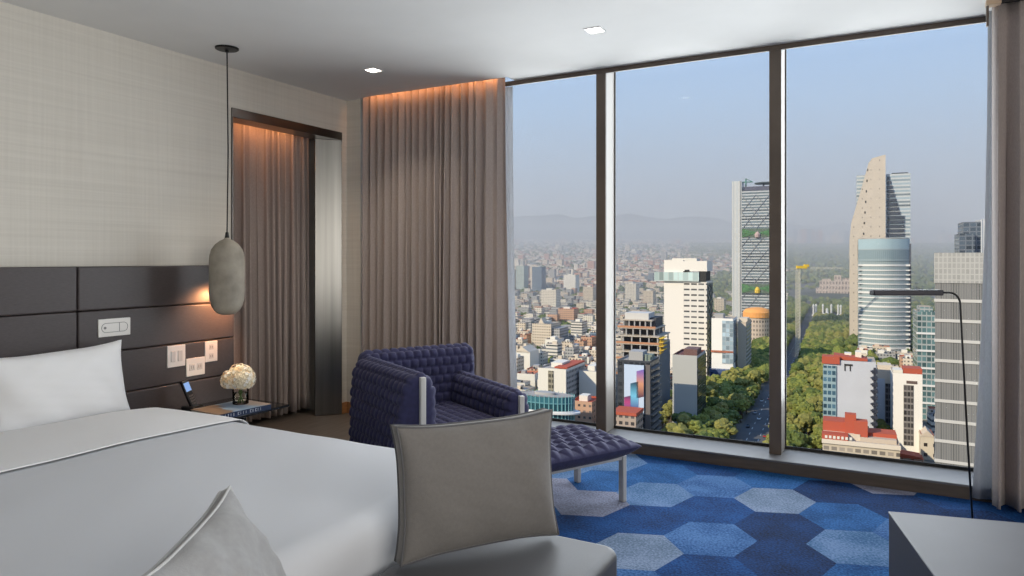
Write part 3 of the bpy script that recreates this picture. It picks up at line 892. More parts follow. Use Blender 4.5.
FAC = {}
def facade(nm, wall, glass, pu, pv, fu, fv, rough=0.7, grough=0.15, off=0.0, wall2=None, var=1.0):
    """wall with a rhythm of windows laid out in metres (pitch pu x pv, open fraction fu x fv)"""
    if nm in FAC: return FAC[nm]
    m = bpy.data.materials.new(nm); nt, N, L = nodes(m)
    b = N['Principled BSDF']
    uvn = N.new('ShaderNodeUVMap'); sp = N.new('ShaderNodeSeparateXYZ'); L.new(uvn.outputs['UV'], sp.inputs[0])
    def cell(out, pitch, frac, ph):
        d = N.new('ShaderNodeMath'); d.operation = 'MULTIPLY_ADD'; d.inputs[1].default_value = 1 / pitch; d.inputs[2].default_value = ph
        L.new(out, d.inputs[0])
        f = N.new('ShaderNodeMath'); f.operation = 'FRACT'; L.new(d.outputs[0], f.inputs[0])
        c = N.new('ShaderNodeMath'); c.operation = 'COMPARE'; c.inputs[1].default_value = 0.5; c.inputs[2].default_value = frac / 2
        L.new(f.outputs[0], c.inputs[0]); return c.outputs[0], d.outputs[0]
    cu, du = cell(sp.outputs['X'], pu, fu, off); cv, dv = cell(sp.outputs['Y'], pv, fv, 0.0)
    ml = N.new('ShaderNodeMath'); ml.operation = 'MULTIPLY'; L.new(cu, ml.inputs[0]); L.new(cv, ml.inputs[1])
    fl1 = N.new('ShaderNodeMath'); fl1.operation = 'FLOOR'; L.new(du, fl1.inputs[0])
    fl2 = N.new('ShaderNodeMath'); fl2.operation = 'FLOOR'; L.new(dv, fl2.inputs[0])
    cb = N.new('ShaderNodeCombineXYZ'); L.new(fl1.outputs[0], cb.inputs[0]); L.new(fl2.outputs[0], cb.inputs[1])
    wn = N.new('ShaderNodeTexWhiteNoise'); wn.noise_dimensions = '2D'; L.new(cb.outputs[0], wn.inputs['Vector'])
    gm = N.new('ShaderNodeMix'); gm.data_type = 'RGBA'; gm.inputs['A'].default_value = (*[c * (1 - 0.45 * var) for c in glass], 1)
    gm.inputs['B'].default_value = (*[min(1, c * (1 + 0.6 * var) + 0.01 * var) for c in glass], 1); L.new(wn.outputs['Value'], gm.inputs['Factor'])
    tc = N.new('ShaderNodeTexCoord'); ns_ = N.new('ShaderNodeTexNoise'); ns_.inputs['Scale'].default_value = 0.12; ns_.inputs['Detail'].default_value = 4
    L.new(tc.outputs['Object'], ns_.inputs['Vector'])
    wm = N.new('ShaderNodeMix'); wm.data_type = 'RGBA'; wm.inputs['A'].default_value = (*(wall2 or [c * 0.82 for c in wall]), 1)
    wm.inputs['B'].default_value = (*wall, 1); L.new(ns_.outputs['Fac'], wm.inputs['Factor'])
    mx = N.new('ShaderNodeMix'); mx.data_type = 'RGBA'
    L.new(ml.outputs[0], mx.inputs['Factor']); L.new(wm.outputs['Result'], mx.inputs['A']); L.new(gm.outputs['Result'], mx.inputs['B'])
    L.new(mx.outputs['Result'], b.inputs['Base Color'])
    rm = N.new('ShaderNodeMapRange'); rm.inputs['To Min'].default_value = rough; rm.inputs['To Max'].default_value = grough
    L.new(ml.outputs[0], rm.inputs['Value']); L.new(rm.outputs['Result'], b.inputs['Roughness'])
    FAC[nm] = m
    return m
_pm = {}
def paint(nm, c, rough=0.8, **k):
    if nm not in _pm: _pm[nm] = mat(nm, c, rough, **k)
    return _pm[nm]
WHITE = paint('sunlit white paint', (0.72, 0.68, 0.60)); CREAM = paint('cream render', (0.62, 0.53, 0.42)); GREYC = paint('grey concrete wall', (0.36, 0.35, 0.34))
ROOF = paint('grey roof felt', (0.34, 0.31, 0.28), noise=0.3, nscale=0.15); RED = paint('red roof paint', (0.42, 0.085, 0.045)); BRICK = paint('brick red roof', (0.40, 0.14, 0.08), noise=0.3, nscale=0.2)
DGLASS = paint('dark curtain glass', (0.035, 0.045, 0.055), 0.12); TEAL = paint('teal glass', (0.08, 0.24, 0.27), 0.12); BLACKM = paint('black roof plant', (0.03, 0.03, 0.03))
STEELW = paint('white steel', (0.68, 0.67, 0.65), 0.5); ORANGE = paint('orange shell', (0.75, 0.33, 0.09)); YEL = paint('yellow paint', (0.75, 0.50, 0.05)); GRN = paint('planted green', (0.06, 0.17, 0.06), noise=0.4, nscale=0.3)
TANK = paint('black water tank', (0.02, 0.02, 0.022), 0.5); BLUEP = paint('deep blue wall', (0.05, 0.10, 0.26))

def block(name, parent, w, dp, z0, z1, mats, x=0.0, y=0.0, parapet=0.9, uv=True):
    """walls, roof deck and parapet; mats = (wall, roof)"""
    mb = MB()
    x0, x1, y0, y1 = x, x + w, y, y + dp; t = 0.35
    zp = z1 + parapet
    for a, c in (((x0, y0), (x1, y0)), ((x1, y0), (x1, y1)), ((x1, y1), (x0, y1)), ((x0, y1), (x0, y0))):
        mb.quad([(*a, z0), (*c, z0), (*c, zp), (*a, zp)], 0)
    q = [(x0 + t, y0 + t), (x1 - t, y0 + t), (x1 - t, y1 - t), (x0 + t, y1 - t)]; o_ = [(x0, y0), (x1, y0), (x1, y1), (x0, y1)]
    mb.quad([(*p, z1) for p in q], 1)
    for k in range(4):
        j = (k + 1) % 4
        mb.quad([(*o_[k], zp), (*o_[j], zp), (*q[j], zp), (*q[k], zp)], 1)
        mb.quad([(*q[j], z1), (*q[k], z1), (*q[k], zp), (*q[j], zp)], 1)
    return mb.build(name, mats, parent, uv=uv, fix=False)

EXCL = []      # footprints already built on, in avenue coordinates
def lot(name, A, label, cat, w, dp, group=None, rz=G, pad=4):
    o = empty(name, (A.x, A.y, GZ), rz, label, cat, group)
    u, v = uvp(A); EXCL.append((u - pad, u + w + pad, v - pad, v + dp + pad))
    return o
H = lambda py, d: zat(py, d) - GZ      # roof height above the street from its row in view

# ---- ground, avenue, hills
def ground_mat():
    m = bpy.data.materials.new('city ground'); nt, N, L = nodes(m); b = N['Principled BSDF']; b.inputs['Roughness'].default_value = 0.95
    tc = N.new('ShaderNodeTexCoord'); n = N.new('ShaderNodeTexNoise'); n.inputs['Scale'].default_value = 0.012; n.inputs['Detail'].default_value = 8
    L.new(tc.outputs['Object'], n.inputs['Vector'])
    r = N.new('ShaderNodeValToRGB'); e = r.color_ramp.elements
    e[0].position = 0.35; e[0].color = (0.045, 0.055, 0.035, 1); e[1].position = 0.65; e[1].color = (0.17, 0.15, 0.13, 1)
    L.new(n.outputs['Fac'], r.inputs['Fac']); L.new(r.outputs['Color'], b.inputs['Base Color'])
    return m
mb = MB()
ds = [60, 300, 700, 1100, 1500] + [1500 + 500 * k for k in range(1, 22)]
ls = [-1.3 + 0.1 * k for k in range(27)]
def gp(i, j):
    d = ds[j]; p = FW * d + RT * (ls[i] * (d + 500)); return (p.x, p.y, GZ + rise(p.x, p.y))
mb.grid(gp, len(ls), len(ds))
tag(mb.build('ground', ground_mat(), smooth=True, fix=False), kind='structure')
M_hill = mat('hazy hillside', (0.055, 0.065, 0.045), 0.95, noise=0.5, nscale=0.004)
mb = MB()
def hp(i, j):
    t = i / 119.0; d = (8600, 9200, 9900, 10600, 11400)[j]
    px = -500 + 2100 * t
    ridge = 215 + 330 * math.exp(-((px - 540) / 120) ** 2) + 200 * math.exp(-((px - 700) / 90) ** 2) + 130 * math.exp(-((px - 900) / 160) ** 2) + 28 * fbm(px * 0.02, 3.0, 1)
    f = (0.0, 0.35, 0.8, 1.0, 0.85)[j]
    p = FW * d + RT * (d * (px - 512) / FPX)
    return (p.x, p.y, EYE + 200 + ridge * f * (0.85 + 0.15 * fbm(px * 0.05, j * 1.0, 2)))
mb.grid(hp, 120, 5)
tag(mb.build('hills', M_hill, smooth=True, fix=False), kind='structure')
def avpt(du, v, dz=0.15):
    p = UX * (AV_U + du) + VX_ * v; return (p.x, p.y, GZ + dz + rise(p.x, p.y))
M_asph = mat('asphalt', (0.10, 0.10, 0.105), 0.85, noise=0.2, nscale=0.05)
mb = MB(); vs_ = [200 + 50 * k for k in range(20)]
for lo, hi in ((-9, 9), (-44, -36), (36, 44)):
    mb.grid(lambda i, j: avpt((lo, hi)[i], vs_[j], 0.3), 2, len(vs_))
tag(mb.build('road', M_asph, fix=False), kind='structure')
mb = MB()
for v in range(210, 1140, 14):
    for du in (-3, 3):
        mb.quad([avpt(du - 0.2, v, 0.36), avpt(du + 0.2, v, 0.36), avpt(du + 0.2, v + 5, 0.36), avpt(du - 0.2, v + 5, 0.36)])
tag(mb.build('road_marking', paint('road paint', (0.6, 0.6, 0.58)), fix=False), kind='structure')

# ---- landmarks -------------------------------------------------
# lattice tower with two planted sky gardens
d = 1000; A, w = front(732, 741.5, d); Ab, wb = front(741.5, 784, d * 1.0)
tw = lot('office_tower', A, 'tall grey lattice tower with two planted sky gardens and a pale ribbed shaft', 'office tower', w + wb, 50)
hs_, hb_ = H(182, d), H(192, d)
F_shaft = facade('ribbed shaft', (0.62, 0.62, 0.60), (0.30, 0.32, 0.33), 4.6, 400, 0.35, 0.999, 0.6, 0.4)
MBs = block('elevator_shaft', tw, w, 30, 0, hs_, (F_shaft, ROOF))
F_lat = facade('louvred lattice', (0.57, 0.585, 0.59), (0.10, 0.13, 0.145), 200, 4.05, 0.999, 0.60, 0.5, 0.2)
block('tower_body', tw, wb, 44, 0, hb_, (F_lat, ROOF), x=w + 0.2)
M_lat = paint('grey violet lattice', (0.24, 0.25, 0.28), 0.5)
for z0 in np.arange(20, hb_ - 15, 24.3):
    mb = MB(); n = 3; s = wb / n
    for k in range(n):
        x = w + 0.2 + k * s
        mb.tube([(x, -0.5, z0), (x + s / 2, -0.5, z0 + 12), (x + s, -0.5, z0)], 0.5, 5)
        mb.tube([(x, -0.5, z0 + 24.3), (x + s / 2, -0.5, z0 + 12), (x + s, -0.5, z0 + 24.3)], 0.5, 5)
    mb.build('lattice_brace', M_lat, tw)
for py0, py1, c in ((229, 237.5, paint('pink blossom wall', (0.5, 0.36, 0.34))), (283.5, 292.5, YEL)):
    g = MB().box(w + 0.5, w + wb, -1.2, 1.0, H(py1, d), H(py0, d)).build('sky_garden', paint('garden void', (0.10, 0.14, 0.10)), tw)
    MB().prism([(w + 1, H(py0, d)), (w + wb * 0.42, (H(py0, d) + H(py1, d)) / 2), (w + 1, H(py1, d))], -1.8, -1.2, axis='y').prism([(w + wb * 0.75, H(py0, d)), (w + wb * 0.4, (H(py0, d) + H(py1, d)) / 2), (w + wb * 0.75, H(py1, d))], -1.8, -1.2, axis='y').build('planting', GRN, g)
    MB().lathe([(0, H(py1, d)), (3.4, H(py1, d)), (4, H((py0 + py1) / 2, d) - 2), (2, H(py0, d) - 5), (0, H(py0, d) - 4)], 10, (w + wb * 0.38, -1)).build('flower_mass', c, g)
MB().box(w + 2, w + wb, 4, 40, hb_, hb_ + 7).build('crown', paint('dark crown glass', (0.10, 0.10, 0.14), 0.3), tw)
MB().lathe([(0, hb_ + 11), (15, hb_ + 11), (15, hb_ + 12.5), (0, hb_ + 12.5)], 24, (w + wb * 0.55, 14)).tube([(w + wb * 0.5, 14, hb_ + 6), (w + wb * 0.5, 14, hb_ + 12)], 1.2, 8).build('helipad', paint('dark deck', (0.06, 0.09, 0.10)), tw)
MB().tube([(w + 5, 8, hb_), (w + 5, 8, hb_ + 19)], 1.0, 6).tube([(w + 0, 8, hb_ + 14), (w + 14, 8, hb_ + 14)], 0.8, 6).tube([(w + 5, 8, hb_ + 19), (w + 14, 8, hb_ + 14)], 0.4, 6).build('roof_crane', paint('green crane', (0.05, 0.20, 0.16)), tw)

# slanted concrete tower
d = 830; A, w = front(849.5, 911, d)
tw = lot('concrete_tower', A, 'tall raw concrete tower with a slanted pointed top and glass flank', 'skyscraper', w, 55)
s = w / 61.5
zz_ = lambda py: H(py, d)
X = lambda px: (px - 849.5) * s
M_conc = facade('board marked concrete', (0.60, 0.52, 0.43), (0.25, 0.21, 0.18), 9.0, 11, 0.10, 0.16, 0.8, 0.8)
poly = [(X(849.5), 0), (X(886), 0), (X(886), zz_(156.5)), (X(872.5), zz_(159.5)), (X(869), zz_(164)), (X(860.5), zz_(193)), (X(851.3), zz_(223)), (X(849.5), zz_(240))]
o = MB().prism(poly, 0, 5, axis='y').build('concrete_blade', M_conc, tw, uv=True)
for k in range(9):
    z = zz_(172 + 10.5 * k)
    MB().box(X(867.5 - k * 0.7), X(868.6 - k * 0.65), -0.3, 0.4, z, z + 2.6).build('slot_window', BLACKM, tw)
F_tg = facade('stepped glass', (0.56, 0.58, 0.58), (0.22, 0.27, 0.30), 60, 4.2, 0.999, 0.55, 0.4, 0.12)
block('glass_flank', tw, X(911) - X(887), 45, 0, zz_(176), (F_tg, ROOF), x=X(887), y=6)
mb = MB()
for k in range(14):
    z = zz_(178 + k * 4.3); mb.box(X(888), X(890.5 + k * 1.3 if k < 9 else 905), 4.6, 6.0, z - 3.4, z)
mb.build('stepped_shade', paint('charcoal flank shade', (0.05, 0.06, 0.08), 0.3), tw)  # shade stepping down the glass flank, put in as dark slats
MB().box(X(857), X(866), 8, 40, 0, zz_(175)).build('rear_glass', F_tg, tw, uv=True)
MB().box(X(893), X(909), 10, 30, zz_(176), zz_(174)).build('roof_cap', BLACKM, tw)

# rounded glass tower in front of it
d = 730; A, w = front(858.5, 911, d)
tw = lot('glass_tower', A, 'rounded glass tower with white floor bands in front of slanted concrete tower', 'skyscraper', w, 45)
h = H(238, d); n = 26
arc = [(w * k / n, 13 - 13 * max(0, math.sin(PI * k / n)) ** 0.8) for k in range(n + 1)]
F_gl = facade('pale tower glass', (0.40, 0.44, 0.445), (0.17, 0.21, 0.22), 3.0, 500, 0.86, 0.999, 0.3, 0.1)
mb = MB()
prof = arc + [(w, 40), (0, 40)]
mb.prism(prof, 0, h - 4)
mb.build('glass_curtain', F_gl, tw, uv=True)
for k, z in enumerate(np.arange(8, h - 26, 4.7)):
    mb = MB(); o_ = [(x, y - 0.5) for x, y in arc] + [(w, 8), (0, 8)]
    mb.prism(o_, z, z + (1.1 if k % 3 else 1.9)); mb.build('floor_band', STEELW, tw)
MB().prism([(x, y - 0.5) for x, y in arc] + [(w, 40), (0, 40)], h - 24, h - 1.0).build('crown_glass', facade('crown glass', (0.36, 0.42, 0.44), (0.20, 0.27, 0.30), 4.2, 11, 0.9, 0.92, 0.2, 0.08), tw, uv=True)
MB().prism([(x * 0.96 + w * 0.02, y + 1) for x, y in arc] + [(w * 0.98, 38), (w * 0.02, 38)], h - 1, h).build('roof_deck', ROOF, tw)
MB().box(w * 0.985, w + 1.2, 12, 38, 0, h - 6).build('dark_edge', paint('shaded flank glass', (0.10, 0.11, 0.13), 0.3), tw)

# grey banded tower at the curtain
d = 300; A, w = front(935, 1012, d)
tw = lot('office_tower', A, 'grey louvred office tower with pale sloping bands next to reading lamp', 'office tower', w, 40, rz=G - math.radians(7.0))
h = H(253.5, d)
F_lv = facade('grey louvres', (0.215, 0.21, 0.20), (0.125, 0.125, 0.125), 0.9, 400, 0.5, 0.999, 0.6, 0.5, var=0.6)
block('tower_body', tw, w, 38, 0, h - 12.5, (F_lv, ROOF))
F_lv2 = facade('pale crown louvres', (0.44, 0.43, 0.405), (0.30, 0.295, 0.28), 1.6, 2.4, 0.7, 0.8, 0.6, 0.5, var=0.15)
block('crown', tw, w + 0.6, 38.6, h - 12.5, h, (F_lv2, ROOF), x=-0.3, y=-0.3, parapet=0.3)
M_band = paint('pale band', (0.50, 0.485, 0.46), 0.6)
for k, z in enumerate(np.arange(h - 20.5, 0, -8.5)):
    MB().box(-0.25, w + 0.25, -0.35, 38.3, z, z + 1.25).build('floor_band', M_band, tw)
# dark glass tower behind it
d = 620; A, w = front(963, 992, d)
tw = lot('glass_tower', A, 'dark glass tower with a white corner rising behind the grey louvred tower', 'office tower', w, 35)
h = H(223, d); F_dk = facade('slate glass', (0.16, 0.18, 0.21), (0.06, 0.08, 0.105), 5.0, 4.0, 0.8, 0.75, 0.3, 0.1)
block('tower_body', tw, w * 0.62, 30, 0, h, (F_dk, ROOF)); block('white_corner', tw, w * 0.38, 30, 0, h + 2, (facade('white fins', (0.62, 0.62, 0.62), (0.2, 0.22, 0.25), 2.6, 300, 0.45, 0.999), ROOF), x=w * 0.62)
block('podium_tower', tw, w * 0.55, 26, 0, H(235, d), (F_dk, ROOF), x=-w * 0.18, y=-6)
# teal glass sliver beside the grey tower
d = 440; A, w = front(917, 936, d)
tw = lot('glass_building', A, 'narrow teal grey glass building between white pillar block and grey tower', 'office building', w, 30)
F_tl = facade('teal grid glass', (0.36, 0.38, 0.37), (0.08, 0.145, 0.15), 2.6, 3.6, 0.8, 0.72, 0.5, 0.1)
block('main_block', tw, w, 28, 0, H(313, d), (F_tl, ROOF)); block('set_back', tw, w * 0.7, 20, H(313, d), H(309, d), (F_tl, ROOF), x=w * 0.2, y=6)
for z in np.arange(10, H(320, d), 10.8): MB().box(-0.4, w + 0.4, -0.6, 0.3, z, z + 1.1).build('ledge', STEELW, tw)

# hotel with the blank pale wall, red roof line and white pillar
d = 372; A, w = front(824, 876, d)
ht = lot('hotel_block', A, 'pale blue-grey blank walled hotel with red roof line and blue window strip', 'hotel', w, 26)
s = w / 52; h = H(361, d); X = lambda px: (px - 824) * s
M_blank = paint('pale blue grey render', (0.50, 0.52, 0.57), noise=0.04, nscale=0.1)
block('main_wall', ht, w, 22, 0, h, (M_blank, ROOF), parapet=0.8)
F_bw = facade('blue bay windows', (0.30, 0.42, 0.46), (0.05, 0.11, 0.16), 2.1, 3.5, 0.78, 0.6, 0.4, 0.1)
MB().box(-0.5, X(836.5), -0.7, 3.0, h - 31, h - 2.2).build('window_bay', F_bw, ht, uv=True)
MB().box(-1.0, X(840), -0.9, 8, h - 1.2, h + 2.6).build('red_roof_box', RED, ht)
MB().prism([(X(834), h + 0.8), (X(868), h + 0.8), (X(868), h + 1.8), (X(834), h + 3.2)], 1.5, 14, axis='y').build('red_roof_line', RED, ht)
mb = MB(); x0, x1 = X(844.5), X(853); zt = h - 0.9
mb.box(x0, x1, -0.25, 0.05, zt - 0.9, zt); mb.box(x0 + 0.1, x0 + 0.65, -0.25, 0.05, zt - 3.6, zt); mb.box(x1 - 1.4, x1 - 0.85, -0.25, 0.05, zt - 3.6, zt)
mb.build('wall_emblem', BLACKM, ht)
for k in range(11):
    z = h - 3.2 - k * 3.35
    b_ = MB().box(X(872), X(877.5), -1.2, 2.0, z - 1.7, z).build('balcony', paint('navy balcony', (0.03, 0.035, 0.055)), ht)
    MB().box(X(870.6), X(874), -1.5, 0.0, z - 0.9, z - 0.3).build('ledge', paint('navy balcony', (0.03, 0.035, 0.055)), b_)
MB().box(X(873.5), X(876), -0.6, 1.0, 0, h - 2).build('balcony_column', paint('navy balcony', (0.03, 0.035, 0.055)), ht)
MB().box(X(856), X(862), 6, 12, h, h + 5).box(X(845), X(852), 10, 16, h, h + 3.5).build('roof_hut', WHITE, ht)
# recessed wing
d2 = 388; A, w = front(876.5, 894, d2)
wg = lot('apartment_block', A, 'recessed cream block with dark window strip between blank hotel and white pillar', 'apartment block', w, 24)
h2 = H(371, d2)
block('main_block', wg, w, 22, 0, h2, (CREAM, ROOF)); MB().box(w * 0.02, w * 0.48, -0.5, 0.5, 0, h2 - 4).build('white_pier', paint('cool white render', (0.52, 0.55, 0.60)), wg)
MB().box(w * 0.5, w * 0.98, -0.25, 0.5, 0, h2 - 6.5).build('window_strip', facade('dark ladder windows', (0.15, 0.14, 0.14), (0.03, 0.03, 0.035), 1.7, 3.3, 0.8, 0.7), wg, uv=True)
MB().box(w * 0.1, w * 0.9, 4, 14, h2, h2 + 3).build('roof_hut', CREAM, wg)
# white pillar tower
d = 366; A, w = front(893, 922.5, d)
pt = lot('apartment_tower', A, 'white pillar-like apartment tower with a dark central window strip and red cap', 'apartment tower', w, 22)
h = H(374, d)
block('main_block', pt, w, 20, 0, h, (paint('bright white render', (0.80, 0.77, 0.72)), ROOF), parapet=0.6)
MB().box(w * 0.36, w * 0.70, -0.2, 0.6, 4, h - 5.2).build('window_strip', facade('ladder windows', (0.24, 0.22, 0.21), (0.06, 0.055, 0.055), 1.6, 3.2, 0.82, 0.7), pt, uv=True)
MB().box(w * 0.46, w * 0.82, -0.25, 0.3, h - 4.4, h - 3.0).build('sign_strip', paint('brown sign', (0.13, 0.09, 0.08)), pt)
MB().box(w * 0.36, w * 1.0, 1, 12, h, h + 3.2).build('red_cap', RED, pt); MB().box(w * 0.02, w * 0.34, 1, 10, h, h + 2.2).build('roof_hut', WHITE, pt)
# low red building in front
d = 338; A, w = front(822.5, 900, d)
lr = lot('low_building', A, 'low red and cream building with stacked red terraces below the blank hotel wall', 'building', w, 24)
s = w / 77.5; X = lambda px: (px - 822.5) * s; h = H(440, d)
block('main_block', lr, w, 22, 0, h, (facade('cream storeys', (0.55, 0.47, 0.36), (0.22, 0.19, 0.16), 3.4, 3.9, 0.7, 0.45), paint('beige roof', (0.50, 0.42, 0.34))))
MB().box(-0.3, w + 0.3, -0.7, 0.5, h - 1.2, h + 0.8).build('cornice', paint('pale cornice', (0.66, 0.58, 0.48)), lr)
MB().box(-0.3, w * 0.34, -0.5, 6, h + 0.8, h + 3.2).build('red_parapet', RED, lr)
z = H(424, d)
MB().box(0, w * 0.50, 8, 20, h, z).build('red_terrace', RED, lr); MB().box(w * 0.30, w * 0.45, 7, 12, h, z + 4.3).build('red_stair_tower', RED, lr)
MB().box(w * 0.42, w * 0.60, 6, 12, h, z + 1.6).build('red_wing', RED, lr); MB().box(w * 0.60, w * 0.98, 9, 20, h, h + 3.6).build('red_wing', RED, lr)
MB().box(0.2, w * 0.5, 5.5, 8.2, h, h + 3.0).build('cream_ledge', CREAM, lr); MB().box(w * 0.5, w * 0.97, 5.0, 9.2, h, h + 1.9).build('cream_ledge', paint('beige roof', (0.50, 0.42, 0.34)), lr)
mb = MB()
for k in range(7): mb.box(X(825 + 4.2 * k), X(827.6 + 4.2 * k), -0.7, -0.2, h + 1.3, h + 2.6)
mb.build('vent_row', WHITE, lr)
MB().box(-0.4, w * 0.55, -0.9, 0.3, h - 12.5, h - 10.8).build('cornice', RED, lr)
MB().box(w * 0.2, w * 0.9, -1.4, 0.3, h - 8.0, h - 7.0).build('balcony_slab', WHITE, lr)
d = 345; A, w = front(897, 924, d)
o = lot('low_building', A, 'low red-roofed shed at the foot of white pillar tower', 'building', w, 12)
block('main_block', o, w, 10, 0, H(459, d), (CREAM, RED)); MB().prism([(0, H(459, d)), (w, H(459, d)), (w * 0.9, H(455, d)), (w * 0.06, H(453, d))], 0, 9, axis='y').build('red_roof', RED, o)
d = 352; A, w = front(921, 934, d)
o = lot('low_building', A, 'low cream house with a dark window between the pillar tower and grey tower', 'building', w, 16)
block('main_block', o, w, 14, 0, H(436, d), (facade('house windows', (0.66, 0.58, 0.46), (0.06, 0.05, 0.05), 4.0, 5.0, 0.4, 0.35), BRICK)); MB().prism([(-0.3, H(436, d)), (w + 0.3, H(436, d)), (w / 2, H(430, d))], -0.3, 14.3, axis='y').build('gable_roof', paint('pale tiled roof', (0.55, 0.47, 0.38)), o)

# white tower with the cantilevered glass box
d = 620; A, w = front(664, 707, d)
wt = lot('office_tower', A, 'white tower with a glass box jutting out near the top', 'office tower', w, 34)
h = H(261, d); s = w / 43; X = lambda px: (px - 664) * s
F_wt = facade('white tower front', (0.74, 0.69, 0.61), (0.10, 0.10, 0.10), w * 0.55, 4.75, 0.999, 0.42, 0.6, 0.2)
block('white_core', wt, X(683.5), 30, 0, h, (paint('sunlit tower white', (0.76, 0.71, 0.64)), ROOF))
block('window_front', wt, w - X(683.5), 30, 0, H(281.5, d), (facade('slit windows', (0.76, 0.71, 0.64), (0.09, 0.09, 0.09), 6.2, 4.75, 0.78, 0.30, 0.6, 0.2), ROOF), x=X(683.5), y=-0.6)
block('upper_front', wt, w - X(683.5), 30, H(271, d), H(262, d), (paint('sunlit tower white', (0.76, 0.71, 0.64)), ROOF), x=X(683.5))
MB().box(X(654.5), X(699.5), -2.2, 18, H(281, d), H(272, d)).build('glass_box', facade('mint glass', (0.52, 0.58, 0.55), (0.38, 0.47, 0.45), 4.2, 9, 0.88, 0.9, 0.2, 0.1), wt, uv=True)
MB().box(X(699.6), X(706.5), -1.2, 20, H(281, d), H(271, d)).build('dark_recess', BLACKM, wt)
MB().box(X(685), X(689.5), -0.5, 0.5, H(271, d), H(269.6, d)).build('slot_window', BLACKM, wt)
MB().box(X(671), X(696), 4, 20, h, h + 2.4).build('roof_plant', WHITE, wt)
mb = MB(); x = w + 0.2
for k in range(14):
    z = H(284, d) - k * 8
    if z < 10: break
    mb.tube([(x, 1, z), (x, 15, z - 8), (x, 29, z)], 0.5, 5); mb.tube([(x, 1, z - 8), (x, 15, z), (x, 29, z - 8)], 0.5, 5)
mb.build('side_lattice', paint('olive lattice', (0.20, 0.20, 0.17)), wt)
MB().box(w - 0.2, w + 0.12, 0.5, 29.5, 0, H(283, d)).build('side_glass', DGLASS, wt)

# unfinished frame building
d = 448; A, w = front(613, 659, d)
cb = lot('construction_building', A, 'unfinished concrete frame building with open floors and yellow scaffold', 'construction site', w, 34)
h = H(313, d); fh = 4.9
nfl = int(h / fh)
block('lower_block', cb, w, 32, 0, h - 6 * fh - 8, (facade('glazed lower floors', (0.30, 0.31, 0.32), (0.10, 0.115, 0.125), 2.6, fh, 0.8, 0.6), ROOF), parapet=0.2)
M_slab = paint('raw floor slab', (0.46, 0.40, 0.33)); M_net = paint('orange safety net', (0.46, 0.22, 0.12))
for k in range(8):
    z = h - k * fh - 4.0; ins = 0 if k > 1 else 5 - 2.5 * k
    MB().box(ins, w - ins, ins * 0.6, 32 - ins, z - 0.7, z).build('floor_slab', M_slab, cb)
    mb = MB()
    for x in np.linspace(ins + 1, w - ins - 1, 6):
        for y in (ins * 0.6 + 1.0, 16, 30): mb.box(x - 0.4, x + 0.4, y - 0.4, y + 0.4, z - fh, z - 0.7)
    mb.build('column_row', GREYC, cb)
    if k % 2 == 1: MB().box(ins, w - ins, ins * 0.6 - 0.2, ins * 0.6, z - 0.1, z + 1.1).build('safety_net', M_net, cb)
MB().box(4, w - 4, 9, 28, h - 9 * fh, h - 3).build('core', paint('dark core', (0.07, 0.07, 0.075)), cb)
MB().box(w - 0.8, w + 0.15, 1, 31, 0, h - 4 * fh).build('side_screen', paint('blue grey screen', (0.13, 0.15, 0.18)), cb)
mb = MB()
for k in range(5): mb.tube([(w + 0.8, -1 + 2.2 * k, h - 5 * fh), (w + 0.8, -1 + 2.2 * k, h - 3 * fh)], 0.15, 4)
for z in (3, 3.5, 4, 4.5): mb.box(w + 0.2, w + 3.0, -2, 10, h - z * fh, h - z * fh + 0.25)
mb.build('scaffold', YEL, cb)
MB().box(6, w - 8, 6, 22, h - 4, h).build('top_hut', paint('pale formwork', (0.55, 0.53, 0.50)), cb)

# billboard building
d = 372; A, w = front(617.5, 650, d)
bb_ = lot('office_building', A, 'dark office block that carries the tall advertising board', 'office building', w, 22)
h = H(361, d); s = w / 32.5; X = lambda px: (px - 617.5) * s
block('main_block', bb_, w, 20, 0, h, (facade('charcoal cladding', (0.04, 0.046, 0.056), (0.028, 0.034, 0.042), 3.0, 3.6, 0.7, 0.6), ROOF))
MB().box(X(645.5), w + 0.1, -0.25, 1.5, 0, h - 1).build('corner_pier', paint('stone pier', (0.13, 0.115, 0.11)), bb_)
for z in np.arange(h - 3, 0, -3.4): MB().box(w - 0.2, w + 1.6, 1.5, 20, z - 0.8, z).build('balcony_slab', paint('dusty slab', (0.16, 0.15, 0.14)), bb_)
MB().box(X(627), X(641), 4, 14, h, h + 5).build('plant_room', GREYC, bb_)
MB().box(X(642), X(649), 6, 12, h, h + 3.4).tube([(X(645), 3, h), (X(645), 3, h + 4)], 0.8, 8).build('roof_units', paint('green grey unit', (0.20, 0.24, 0.20)), bb_)
